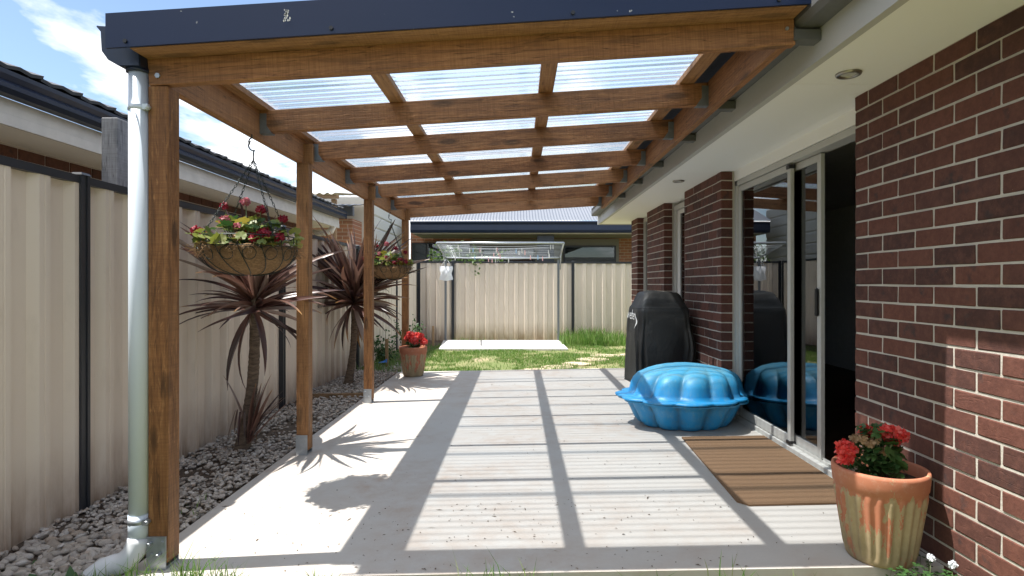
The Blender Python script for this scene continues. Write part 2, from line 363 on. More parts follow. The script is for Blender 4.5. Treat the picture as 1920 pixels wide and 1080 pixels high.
def terracotta():
    t = NT('flaking_terracotta'); v = t.coord('Object', rnd=True); n1 = t.noise(v, 8, 6, .62, .4); n2 = t.noise(t.coord('Object', (1, 1, .30)), 15, 6, .68); n3 = t.noise(v, 50, 4)
    sp = t.n('ShaderNodeSeparateXYZ'); t.l(t.n('ShaderNodeTexCoord').outputs['Object'], sp.inputs[0])
    hz = t.ramp(sp.outputs[2], (.03, 1.0), (.12, .74), (.29, .60), (.33, 0.0))
    pk = t.math('GREATER_THAN', t.math('ADD', t.math('MULTIPLY', n2, 1.5), t.math('MULTIPLY', hz, .36)), .945)
    tc_ = t.mix(n1, (.37,.125,.065), (.48,.19,.105)); tc_ = t.mix(t.ramp(t.noise(v, 22, 6, .75), (.52, 0), (.8, .55)), tc_, (.52,.36,.27)); paint = t.mix(n3, (.32,.235,.125), (.42,.33,.20))
    c = t.mix(pk, tc_, paint); low = t.math('MULTIPLY', t.ramp(sp.outputs[2], (0, 1.0), (.16, 0)), t.ramp(n1, (.35, 0), (.65, .8)))
    c = t.mix(low, c, (.13,.10,.06))
    return t.done(t.pbr(c, .8, t.bump(t.math('ADD', t.math('MULTIPLY', n3, .4), pk), .25, .003)))
M_TERRA = terracotta()
def matmat():
    t = NT('coir_doormat'); v = t.coord('Object', rnd=False); n = t.noise(v, 130, 4, .8); n2 = t.noise(v, 3, 4); n3 = t.noise(t.coord('Object', (1, 30, 1), rnd=False), 2, 3)
    c = t.mix(n, (.15,.080,.038), (.28,.165,.086)); c = t.mix(t.math('MULTIPLY', n2, .35), c, (.16,.09,.045)); c = t.mix(t.math('MULTIPLY', n3, .2), c, (.25,.165,.095))
    return t.done(t.pbr(c, .95, t.bump(n, 1.0, .008)))
M_MAT = matmat()
def blueplastic():
    t = NT('blue_plastic'); v = t.coord('Object', rnd=False); n = t.noise(v, 3, 5); ge = t.n('ShaderNodeNewGeometry'); sp = t.n('ShaderNodeSeparateXYZ'); t.l(ge.outputs['Normal'], sp.inputs[0])
    po = t.n('ShaderNodeSeparateXYZ'); t.l(t.n('ShaderNodeTexCoord').outputs['Object'], po.inputs[0])
    n2 = t.noise(t.coord('Object', (2.2, 9, 3), rnd=False), 1.6, 6, .65, 1.0); fine = t.noise(v, 40, 3)
    c = t.mix(n, (.010,.25,.56), (.02,.31,.64)); scf = t.noise(t.coord('Object', (14, 14, 3), rnd=False), 2.2, 5, .75); c = t.mix(t.ramp(scf, (.52, 0), (.72, .6)), c, (.16,.42,.60)); dst = t.noise(v, 16, 6, .8); c = t.mix(t.ramp(dst, (.48, 0), (.8, .5)), c, (.22,.30,.33))
    g = t.math('MULTIPLY', t.math('MULTIPLY', t.ramp(po.outputs[2], (.40, 0), (.47, 1)), t.ramp(n2, (.40, 0), (.58, .85))), t.ramp(fine, (.25, .5), (.6, 1)))
    gr = t.n('ShaderNodeAttribute'); gr.attribute_name = 'groove'; c = t.mix(t.math('MULTIPLY', gr.outputs['Fac'], t.ramp(dst, (.3, .35), (.6, .9))), c, (.055,.10,.13))
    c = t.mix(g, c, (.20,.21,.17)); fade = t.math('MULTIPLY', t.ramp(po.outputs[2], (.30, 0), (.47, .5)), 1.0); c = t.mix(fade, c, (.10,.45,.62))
    return t.done(t.pbr(c, t.math('ADD', .44, t.math('MULTIPLY', g, .4)), t.bump(n, .05, .01)))
M_BLUE = blueplastic()
def covermat():
    t = NT('black_cover_fabric'); v = t.coord('Object', rnd=False); n = t.noise(t.coord('Object', (3, 3, .8), rnd=False), 2, 6, .65); n2 = t.noise(v, 8, 5, .6, .8)
    w = t.noise(v, 220, 2)
    c = t.mix(t.ramp(n, (.5, 0), (.82, .55)), (.009,.009,.009), (.065,.057,.047))
    b = t.bump(n2, .22, .03); b = t.bump(w, .2, .001, b)
    return t.done(t.pbr(c, .62, b, spec=.45))
M_COVER = covermat()
def ground_mat():
    t = NT('lawn_soil'); v = t.coord('Object', rnd=False); n = t.noise(v, .9, 5, .6); n2 = t.noise(v, 25, 5, .7); n3 = t.noise(v, 3, 4)
    c = t.ramp(n, (.38, (.15,.20,.055)), (.55, (.26,.26,.11)), (.66, (.46,.36,.24))); c = t.mix(t.math('MULTIPLY', n2, .5), c, (.10,.075,.045)); 
    return t.done(t.pbr(c, .95, t.bump(n2, .8, .02)))
M_GROUND = ground_mat()
def bed_mat():
    t = NT('bed_soil'); v = t.coord('Object', rnd=False); n = t.noise(v, 30, 6, .75); n2 = t.noise(v, 4, 4)
    c = t.ramp(n, (.3, (.05,.036,.026)), (.65, (.15,.108,.076)), (.8, (.24,.17,.115))); c = t.mix(t.ramp(n2, (.5, 0), (.75, .5)), c, (.09,.045,.025))
    return t.done(t.pbr(c, .95, t.bump(n, 1, .02)))
M_BED = bed_mat()
def stone_mat():
    t = NT('river_stone'); r = t.math('FRACT', t.math('ADD', t.orand(), t.irand())); v = t.coord('Object', rnd=True)
    c = t.ramp(r, (0, (.44,.39,.34)), (.3, (.58,.52,.45)), (.55, (.36,.30,.24)), (.75, (.66,.61,.55)), (1, (.45,.34,.25)))
    n = t.noise(v, 22, 6, .7); c = t.mix(t.ramp(n, (.3, .6), (.65, 0)), c, (.15,.12,.10))
    return t.done(t.pbr(c, .8, t.bump(n, .6, .008)))
M_STONE = stone_mat()
M_SAND = plain('sandstone', (.50,.40,.29), .9, 0, .15, 12, .3)
def roofmetal(name, a, b):
    t = NT(name); v = t.coord('Object', rnd=True); n = t.noise(v, .8, 4); return t.done(t.pbr(t.mix(n, a, b), .6, None, 0))
M_ROOFMET = roofmetal('grey_roof_steel', (.13,.145,.175), (.16,.175,.205))
M_CREAMMET = roofmetal('cream_wall_steel', (.58,.57,.53), (.64,.63,.59))
M_SHEETOLD = roofmetal('old_translucent_sheet', (.50,.47,.42), (.60,.57,.52))
M_FLOORBD = wood('dark_floorboard', (.07,.035,.018), (.035,.018,.01), (.10,.05,.028), .2)
M_ROOM = plain('room_paint', (.55,.54,.52), .8)
M_BAG = plain('white_bag', (.75,.77,.80), .5, 0, .06, 8, .1)
M_PEGB = plain('blue_peg', (.25,.42,.60), .5); M_PEGW = plain('white_peg', (.7,.7,.68), .5); M_PEGP = plain('pink_peg', (.65,.38,.38), .5)
M_TEXT = plain('white_print', (.72,.71,.68), .6); M_SCRAP = plain('blue_scrap', (.02,.16,.55), .5)
M_FASC = plain('shaded_white_fascia', (.46,.45,.42), .5, 0, .06, 5, .03); M_PORCH = plain('shaded_cream_render', (.20,.19,.165), .8); M_PINK = leafmat('faded_pink_petal', [(.45,.08,.13), (.62,.16,.22), (.55,.30,.28)], .55, .3, False); M_LITTER = leafmat('dry_litter', [(.05,.035,.022), (.12,.075,.04), (.22,.15,.08)], .8, .1, False); M_LAMP = plain('downlight_lens', (.55,.54,.50), .3); M_RING = plain('brushed_ring', (.32,.30,.27), .35, .8)  # fascia white greyed and porch cream darkened: their shade is in the colour

# ------------------------------------------------------------------ ground, patio, beds
def gz(y): return -0.045 if y < 8.4 else -0.045 - 0.075*min(1, (y-8.4)/5.8)
def pz(x): return 0.0167*(x+1.66)
m = MB(); ys = [-60, 0, 2, 5, 8.4, 9.5, 11, 12.5, 14.2, 18, 40, 150]; xs = [-150, -30, -8, -2.6, -1, 1, 3, 8, 30, 150]
vs = [(x, y, gz(y)-.004) for y in ys for x in xs]; nx = len(xs)
m.add(vs, [(j*nx+i, j*nx+i+1, (j+1)*nx+i+1, (j+1)*nx+i) for j in range(len(ys)-1) for i in range(nx-1)])
tag(m.build('ground', M_GROUND), kind='structure')
m = MB()   # concrete patio slab, falling towards the garden bed
pts = [(-1.74, 2.5), (1.855, 2.5), (1.855, 3.17), (2.02, 3.17), (2.02, 8.4), (-1.74, 8.4)]
n = len(pts); m.add([(x, y, pz(x)) for x, y in pts]+[(x, y, -.14) for x, y in pts], [tuple(range(n))]+[(i+n, (i+1) % n+n, (i+1) % n, i) for i in range(n)])
tag(m.build('patio', M_CONC), kind='structure')
m = MB(); gx = np.linspace(-2.58, -1.745, 9); gy = np.linspace(.4, 14.1, 110)
vs = [(x, y, -.028+.022*noise.noise((x*3, y*3, 1))-.02*(abs(x+2.16) > .36)*(y > 2.4) + (gz(y)+.045)) for y in gy for x in gx]
m.add(vs, [(j*9+i, j*9+i+1, (j+1)*9+i+1, (j+1)*9+i) for j in range(109) for i in range(8)], True)
bed = tag(m.build('garden_bed', M_BED), kind='structure')
pad = MB(); zp = gz(13)+.045
pad.add([(-1.63, 11.85, zp), (1.02, 11.85, zp), (.98, 13.75, zp), (-1.78, 13.75, zp), (-1.63, 11.85, zp-.1), (1.02, 11.85, zp-.1), (.98, 13.75, zp-.1), (-1.78, 13.75, zp-.1)],
        [(0,1,2,3), (4,5,1,0), (5,6,2,1), (6,7,3,2), (7,4,0,3)])
tag(pad.build('paving_slab', M_PAD), kind='structure')

# stones of the gravel bed
def stone_mesh(i, sub):
    bm = bmesh.new(); bmesh.ops.create_icosphere(bm, subdivisions=sub, radius=.5); o = Vector((i*7.3, i*3.1, i*1.7))
    sx, sy, sz = 1, random.uniform(.6, .85), random.uniform(.42, .62)
    for v in bm.verts:
        d = 1 + .34*noise.noise(v.co*2.3+o) + .12*noise.noise(v.co*6+o); v.co = (v.co.x*d*sx, v.co.y*d*sy, v.co.z*d*sz)
    me = bpy.data.meshes.new('stone'); bm.to_mesh(me); bm.free()
    me.polygons.foreach_set('use_smooth', [sub > 1]*len(me.polygons)); me.materials.append(M_STONE); return me
SM = [stone_mesh(i, 2) for i in range(8)]; SL = [stone_mesh(i+20, 1) for i in range(6)]
spots = []
for k in range(8200):
    y = 1.9 + 7.6*random.random()**1.15; x = random.uniform(-2.5, -1.77)
    if y < 2.5 and random.random() > (y-1.9)/.6*.5+(.5 if x < -2.1 else 0): continue
    if noise.noise((x*2.2, y*1.1, 4)) > .28 and random.random() < .8: continue
    spots.append((x, y))
spots += [(-2.45+random.uniform(-.04, .1), 1.9+.1*k) for k in range(8)]
def stone_size(y): return random.uniform(.019, .047)*(1.0 if random.random() < .93 else 1.5)*(1.25 if y < 3 else 1)
order = sorted(spots, key=lambda p: p[1]); gm = MB(); near = 0
for x, y in order:
    s = stone_size(y); z = -.03 + random.uniform(0, .032) + (gz(y)+.045)
    rot = Matrix.Rotation(random.uniform(0, 6.28), 4, 'Z') @ Matrix.Rotation(random.uniform(-.5, .5), 4, 'X') @ Matrix.Rotation(random.uniform(-.4, .4), 4, 'Y')
    if near < 298 and y > 2.15 and random.random() < .45 and s > .036:
        link('stone', random.choice(SM), None, bed, Matrix.Translation((x, y, z+.006)) @ rot @ Matrix.Scale(s*1.15, 4)); near += 1
    else:
        me = random.choice(SL); Mx = Matrix.Translation((x, y, z)) @ rot @ Matrix.Scale(s, 4)
        gm.add([(Mx @ v.co)[:] for v in me.vertices], [list(p.vertices) for p in me.polygons], False)
tag(gm.build('gravel', M_STONE, bed, fix=False), kind='stuff')

# ------------------------------------------------------------------ dark brick house on the right
WX = 1.84; SOF = 2.30; CH = .086
house = tag(empty('brick_house', (3, 4, 0)), 'dark brown brick house with cream eaves along the right of the patio', 'house')
brick_meshes = {}
def brick_mesh(L, i):
    key = (round(L, 3), i)
    if key not in brick_meshes:
        me = MB().box(0, .105, -L/2, L/2, 0, .076, .0035)
        for k, v in enumerate(me.v): me.v[k] = (v[0]+random.uniform(-.001, .001), v[1]+random.uniform(-.0016, .0016), v[2]+random.uniform(-.0014, .0014))
        b = me.mesh('brick'); b.materials.append(M_BRICK); brick_meshes[key] = b
    return brick_meshes[key]
def brick_wall(y_edge, y_end, sign, singles, ymin_single=-99):
    # courses of a pier or wall whose visible corner is at y_edge; the bond runs away from it in direction sign
    core = MB().box(WX+.004, WX+.12, min(y_edge, y_end)+.005, max(y_edge, y_end)-.005, -.1, SOF).build('wall', M_MORTAR, house)
    rest = MB(); Ltot = abs(y_end-y_edge)
    for c in range(27):
        z = SOF-(c+1)*CH+.008
        pos = 0.0; first = True
        while pos < Ltot-.03:
            L = .11 if (first and c % 2 == 0) else .23
            L = min(L, Ltot-pos); first = False
            yc = y_edge+sign*(pos+L/2); pos += L+.01
            if L < .03: continue
            jx = random.uniform(-.0012, .0012)
            if singles and yc > ymin_single:
                link('brick', brick_mesh(L, random.randrange(4)), None, core, Matrix.Translation((WX+jx, yc, z+random.uniform(-.0012, .0012))) @ Matrix.Rotation(random.uniform(-.006, .006), 4, 'X') @ Matrix.Rotation(random.uniform(-.008, .008), 4, 'Z'))
            else:
                rest.box(WX+jx, WX+.105, yc-L/2, yc+L/2, z, z+.076, .0035)
    if rest.v: tag(rest.build('bricks_joined', M_BRICK, core, fix=False), kind='stuff')
    return core
brick_wall(3.158, -1.6, -1, True, 2.02)
brick_wall(5.244, 6.407, 1, True)
brick_wall(7.30, 8.268, 1, False)
brick_wall(8.936, 9.40, 1, False)
# house shell behind the bricks: inner leaf, floor, ceiling, roof
sh = MB(); 
for a, b in ((-1.6, 3.15), (5.25, 6.4), (7.306, 8.262), (8.94, 9.39)): sh.box(WX+.122, WX+.24, a, b, -.1, SOF+.1)
sh.box(WX+.122, 7, 9.30, 9.392, -.1, SOF+.1); sh.box(6.9, 7, -1.6, 9.28, -.1, SOF+.1); sh.box(WX+.122, 6.88, -1.6, -1.5, -.1, SOF+.1)
sh.build('inner_wall', M_ROOM, house)
pw = MB().box(4.6, 4.68, -1.4, 9.2, .08, 2.38).build('partition_wall', M_ROOM, house)
fl = MB()
for k in range(34): fl.box(2.09, 6.88, -1.45+k*.32, -1.45+k*.32+.316, .03, .085)
fl.build('interior_floor', M_FLOORBD, house)
MB().box(2.09, 6.88, -1.45, 9.28, 2.36, 2.40).build('ceiling', M_ROOM, house)
bd = MB().box(4.52, 4.575, 4.6, 5.7, .1, 2.15, .004).build('barn_door', M_FLOORBD, house)
MB().box(4.49, 4.515, 3.6, 6.2, 2.16, 2.20).box(4.49, 4.515, 4.7, 4.75, 2.0, 2.16).box(4.49, 4.515, 5.5, 5.55, 2.0, 2.16).build('rail', M_BLACK, bd)
# eaves
sf = MB()
for a, b in ((-1.6, .55), (.553, 2.95), (2.953, 5.35), (5.353, 7.75), (7.753, 9.86)): sf.box(1.392, 2.06, a, b, SOF, SOF+.006)
sf.build('soffit', M_SOFFIT, house)
MB().box(1.352, 1.39, -1.6, 9.87, SOF-.012, 2.44).box(1.392, 7, 9.862, 9.885, SOF-.012, 2.44).build('fascia', M_FASC, house)
gp = [(1.35, 2.535), (1.35, 2.425), (1.262, 2.425), (1.238, 2.45), (1.238, 2.50), (1.25, 2.515), (1.236, 2.545), (1.242, 2.55), (1.258, 2.515), (1.246, 2.498), (1.246, 2.455), (1.266, 2.433), (1.343, 2.433), (1.343, 2.535)]
MB().extr(gp, 'y', -1.6, 9.80).box(1.24, 1.35, 9.80, 9.803, 2.43, 2.54).build('gutter', M_GREYSTEEL, house)
MB().add([(1.30, -1.6, 2.53), (1.30, 9.9, 2.53), (7, 9.9, 4.7), (7, -1.6, 4.7), (1.30, -1.6, 2.57), (1.30, 9.9, 2.57), (7, 9.9, 4.75), (7, -1.6, 4.75)],
         [(0,1,2,3), (4,7,6,5), (0,4,5,1), (1,5,6,2), (2,6,7,3), (3,7,4,0)]).build('roof', M_CHIM, house)
# sliding door
DX = 1.965
door = MB().box(DX, DX+.11, 3.16, 5.243, .03, .10, .004).box(DX-.012, DX+.03, 3.16, 5.243, .045, .062).box(DX, DX+.11, 5.195, 5.243, .10, 2.205, .003).box(DX, DX+.11, 3.16, 3.20, .10, 2.205, .003).box(DX, DX+.11, 3.16, 5.243, 2.16, 2.205, .003)
door.box(DX+.03, DX+.036, 3.2, 5.19, .10, .118).box(DX+.07, DX+.076, 3.2, 5.19, .10, .118)
door = door.build('sliding_door', M_ALU, house)
MB().box(DX-.006, DX+.10, 3.16, 5.243, 2.208, SOF).build('head_infill', M_SOFFIT, house)
def leaf_panel(name, y0, y1, x, z0, z1, sw=.048):
    o = MB().box(x, x+.03, y0, y0+sw, z0, z1, .003).box(x, x+.03, y1-sw, y1, z0, z1, .003).box(x+.001, x+.029, y0+sw, y1-sw, z0, z0+.07, .002).box(x+.001, x+.029, y0+sw, y1-sw, z1-.05, z1, .002)
    return o
leaf_panel('p', 4.20, 5.19, DX+.012, .105, 2.155).build('fixed_panel', M_ALU, door)
MB().box(DX+.024, DX+.029, 4.245, 5.145, .172, 2.11).build('pane', M_GLASS, door)
leaf_panel('p', 3.86, 4.88, DX+.055, .105, 2.155).build('sliding_panel', M_ALU, door)
MB().box(DX+.068, DX+.073, 3.905, 4.835, .172, 2.11).build('pane', M_GLASS, door)
MB().box(DX+.028, DX+.054, 3.872, 3.896, 1.06, 1.25, .008).build('handle', M_BLACK, door)
MB().box(DX+.002, DX+.05, 4.196, 4.25, 2.118, 2.15, .004).box(DX+.002, DX+.05, 4.196, 4.25, .11, .135, .004).build('bumper', M_BLACK, door)
# white back door and slim window between the far piers
bdoor = MB().box(DX, DX+.09, 6.41, 6.46, .05, 2.26, .003).box(DX, DX+.09, 7.25, 7.298, .05, 2.26, .003).box(DX, DX+.09, 6.46, 7.25, 2.2, 2.26, .003).box(DX, DX+.09, 6.41, 7.298, .0, .06).build('back_door', M_ALU, house)
leaf_panel('p', 6.465, 7.245, DX+.03, .065, 2.195, .11).build('leaf', M_WHITE, bdoor)
MB().box(DX+.04, DX+.046, 6.575, 7.135, .135, 2.145).build('pane', M_GLASS, bdoor)
MB().box(DX-.02, DX+.028, 7.16, 7.19, 1.02, 1.06, .006).build('handle', M_GALV, bdoor)
swin = MB().box(DX-.03, DX+.05, 8.27, 8.31, .9, 2.28, .003).box(DX-.03, DX+.05, 8.89, 8.934, .9, 2.28, .003).box(DX-.03, DX+.05, 8.31, 8.89, 2.23, 2.28).box(DX-.06, DX+.05, 8.27, 8.934, .86, .90).build('window', M_ALU, house)
MB().box(DX+.0, DX+.006, 8.31, 8.89, .9, 2.23).build('pane', M_GLASS, swin)
MB().box(DX-.03, DX+.09, 8.27, 8.934, -.1, .858).build('sill_wall', M_BRICK, house)
for (x, y, lab) in ((1.60, 2.80, 'round recessed downlight in the eave above the near brick wall'), (1.585, 5.72, 'round recessed downlight in the eave beyond the sliding door')):
    d = tag(empty('downlight', (x, y, SOF)), lab, 'downlight', 'eave downlights')
    MB().lathe([(.036, SOF-.001), (.038, SOF-.010), (.048, SOF-.014), (.056, SOF-.010), (.058, SOF-.001)], 36, x, y).build('trim_ring', M_RING, d)
    MB().lathe([(.0005, SOF-.004), (.038, SOF-.004)], 36, x, y).build('lens', M_LAMP, d)

# ------------------------------------------------------------------ pergola
PG = tag(empty('pergola', (-.2, 5.4, 0)), 'timber pergola with clear corrugated roof and navy gutter over the patio', 'pergola')
def roofz(x): return 2.36+.0634*(x+1.6)              # top plane of the rafters
PX0, PX1 = -1.658, -1.568
posts = [2.584, 4.311, 6.19, 8.20]
def bolt(mb, x, y, z, r=.008, axis=(0, -1, 0), l=.008):
    p = Vector((x, y, z)); mb.tube([p, p+Vector(axis)*l], r, 6)
for i, y in enumerate(posts):
    po = timber('post', (PX0+.045, y+.045, .035 if i else .03), (PX0+.045, y+.045, 2.166 if i == 0 else 2.184), .09, .09, M_POST, PG, .004)
    if i: timber('post_tongue', (PX0+.0685, y+.045, 2.184), (PX0+.0685, y+.045, 2.33), .088, .043, M_POST, po, .003)
    zb = pz(PX0); b = MB().box(PX0-.002, PX1-.006, y-.006, y-.0005, zb, zb+.15).box(PX0, PX1-.01, y, y+.09, zb, zb+.012).box(PX0-.002, PX1-.006, y+.0905, y+.096, zb, zb+.15)
    for bx, bz, l in ((.022, .125, .03), (.068, .125, .006), (.022, .07, .006), (.060, .075, .03)): bolt(b, PX0+bx, y-.006, zb+bz, .0075, (0, -1, 0), l if i in (0, 2) else .006)
    b.build('post_bracket', M_GALV, po)
timber('beam', (PX0+.0225, 2.632, 2.279), (PX0+.0225, 8.20+.02, 2.279), .045, .19, M_TIMBER, PG)
timber('ledger', (1.2075, 2.632, 2.451), (1.2075, 8.28, 2.451), .045, .19, M_TIMBER, PG)
rys = [2.584, 3.60, 4.405, 5.38, 6.285, 7.30, 8.225]
def rafter(y, x0, x1, h):
    return timber('rafter', (x0, y+.0225, roofz(x0)-h/2), (x1, y+.0225, roofz(x1)-h/2), .045, h, M_TIMBER, PG)
for i, y in enumerate(rys):
    if i == 0:
        rf = rafter(y, -1.66, 1.235, .19)
        b = MB(); bolt(b, -1.612, y, 2.21, .012); bolt(b, -1.612, y+.0, 2.33, .012); bolt(b, 1.2, y, 2.42, .008); b.build('bolt', M_GALV, rf)
        continue
    xl = -1.612 if i not in (2, 4) else -1.567
    rf = rafter(y, xl+.001, 1.184, .14)
    for sx, xx in ((1, xl), (-1, 1.185)):
        if i == 6 and sx == 1: continue
        zb = roofz(xx+sx*.03)-.14; hm = MB()
        for yy in (y-.0025, y+.0455): hm.add([(xx, yy, zb-.002), (xx+sx*.075, yy, zb-.002), (xx+sx*.042, yy, zb+.045), (xx+sx*.042, yy, zb+.12), (xx, yy, zb+.12)] + [(xx, yy+.002, zb-.002), (xx+sx*.075, yy+.002, zb-.002), (xx+sx*.042, yy+.002, zb+.045), (xx+sx*.042, yy+.002, zb+.12), (xx, yy+.002, zb+.12)],
                        [(0,1,2,3,4), (9,8,7,6,5), (0,5,6,1), (1,6,7,2), (2,7,8,3), (3,8,9,4), (4,9,5,0)])
        hm.box(min(xx, xx+sx*.075), max(xx, xx+sx*.075), y-.0025, y+.0475, zb-.006, zb-.0025)
        for q in ((.02, .03), (.02, .065), (.02, .1)): bolt(hm, xx+sx*q[0], y-.002, zb+q[1], .004, (0, -1, 0), .003)
        hm.build('joist_hanger', M_DARKGALV, rf)
for x in (-1.598, -.76, .17, 1.05):
    timber('batten', (x, 2.56, roofz(x)+.0175), (x, 8.42, roofz(x)+.0175), .09, .035, M_BATTEN, PG, .002)
fm = MB()                                             # black foam infill under the sheets on the top batten
fm.box(1.03, 1.075, 2.56, 8.42, roofz(1.05)+.036, roofz(1.05)+.062).build('foam_strip', M_BLACK, PG)
for i, y in enumerate(rys[:-1]):
    MB().box(1.231, 1.351, y-.01, y+.055, 2.366, 2.418, .003).box(1.231, 1.237, y-.01, y+.055, 2.418, 2.424).build('fascia_bracket', M_GREYSTEEL, PG)
MB().add([(1.06, 2.53, roofz(1.06)+.068), (1.06, 8.44, roofz(1.06)+.068), (1.30, 8.44, roofz(1.06)+.085), (1.30, 2.53, roofz(1.06)+.085), (1.06, 2.53, roofz(1.06)+.071), (1.06, 8.44, roofz(1.06)+.071), (1.30, 8.44, roofz(1.06)+.088), (1.30, 2.53, roofz(1.06)+.088)], [(0,3,2,1),(4,5,6,7),(0,1,5,4),(1,2,6,5),(2,3,7,6),(3,0,4,7)]).build('apron_flashing', M_CHAR, PG)
# clear corrugated sheets, each lapped over the next by one and a half corrugations
PITCH = .076; NC = 8
def sheet(y0, nw, dz):
    vs = []; dv = []; nyp = nw*NC+1; xs_ = [-1.76, -1.2, -.4, .4, 1.10]
    for j in range(nyp):
        ph = j/NC*2*PI; y = y0+j/NC*PITCH; h = .0085*math.cos(ph)
        for x in xs_: vs.append((x, y, roofz(x)+.047+h+dz)); dv.append(max(0.0, -math.cos(ph))**1.5)
    k = len(xs_); fs = [(j*k+i, j*k+i+1, (j+1)*k+i+1, (j+1)*k+i) for j in range(nyp-1) for i in range(k-1)]
    o = MB().add(vs, fs, True).build('roof_sheet', M_POLY, PG, fix=False)
    a = o.data.attributes.new('dirt_shade', 'FLOAT', 'POINT'); a.data.foreach_set('value', dv)  # trough darkening stands in for light the corrugations would focus into stripes
y = 2.49; k = 0
while y < 8.30:
    nw = min(12, int((8.46-y)/PITCH)); sheet(y, nw, .0016*(k % 2)); y += PITCH*11-.003; k += 1
    if nw < 12: break
# barge capping at the front
bz = lambda x: roofz(x)
bp = []
for x in (-1.745, 1.42):
    z = bz(x); bp.append([(x, 2.452, z-.075), (x, 2.44, z-.075), (x, 2.44, z+.072), (x, 2.452, z+.078), (x, 2.66, z+.078), (x, 2.66, z+.074), (x, 2.454, z+.074), (x, 2.446, z+.068), (x, 2.446, z-.071), (x, 2.452, z-.071)])
n = 10; bc = MB().add(bp[0]+bp[1], [(k, (k+1) % n, n+(k+1) % n, n+k) for k in range(n)]+[tuple(range(n))[::-1], tuple(range(n, 2*n))]).build('barge_capping', M_BARGE, PG)
b = MB()
for x in (-1.66, -.79, .23, 1.10): bolt(b, x, 2.44, bz(x)-.052, .009, (0, -1, 0), .007)
b.build('screw', M_BLACK, bc)
b = MB()
for k in range(26):
    x = -.978+random.gauss(0, .006); z = bz(x)+.016+random.uniform(-.024, .024); r = random.uniform(.0015, .0045); b.add([(x-r, 2.4392, z), (x, 2.4392, z-r*1.8), (x+r, 2.4392, z), (x, 2.4392, z+r*1.8)], [(0, 1, 2, 3)])
b.build('bird_dropping', M_TEXT, bc)
timber('packer', (-1.655, 2.52, roofz(-1.655)-.066), (1.23, 2.52, roofz(1.23)-.066), .12, .018, M_BATTEN, PG, .001)
# left gutter
gp = [(-1.66, 2.40), (-1.66, 2.235), (-1.752, 2.235), (-1.80, 2.262), (-1.828, 2.30), (-1.832, 2.385), (-1.852, 2.408), (-1.846, 2.414), (-1.824, 2.392), (-1.82, 2.305), (-1.794, 2.27), (-1.75, 2.243), (-1.668, 2.243), (-1.668, 2.40)]
gt = MB().extr(gp, 'y', 2.535, 8.46); cap = [(-1.663, 2.40), (-1.663, 2.237), (-1.752, 2.237), (-1.80, 2.264), (-1.826, 2.302), (-1.83, 2.385), (-1.85, 2.41)]
gt.extr(cap, 'y', 2.53, 2.5345); gt.extr(cap, 'y', 8.4605, 8.465); gt.build('gutter', M_NAVY, PG)
DPX, DPY = -1.7015, 2.59
path = [(DPX, DPY, 2.236), (DPX, DPY, .145)]
dp = MB().tube(path, .0405, 24).build('downpipe', M_PVC, PG)
MB().tube([(DPX, DPY, .25), (DPX, DPY, .135)], .0425, 24).build('collar', M_PVC, dp)
el = []
for k in range(9):
    a = k/8*PI/2; el.append((DPX-.085+.085*math.cos(a), DPY-.03*math.sin(a), .14-.105*math.sin(a)))
el += [(DPX-.125, DPY-.045, .025), (DPX-.165, DPY-.06, -.005), (DPX-.195, DPY-.07, -.055), (DPX-.21, DPY-.075, -.12)]
MB().tube(el, .046, 24).build('elbow', M_PVCW, dp)
for z, mt in ((2.065, M_PVC), (.222, M_GALV)):
    MB().tube([(DPX, DPY, z-.011), (DPX, DPY, z+.011)], .0437, 24).box(DPX+.036, DPX+.06, DPY-.034, DPY-.02, z-.012, z+.012).tube([(DPX+.055, DPY-.044, z), (DPX+.055, DPY-.012, z)], .009, 8).build('pipe_clip', mt, dp)
MB().tube([(DPX, DPY, 2.238), (DPX, DPY, 2.222)], .05, 24).build('outlet', M_NAVY, dp)

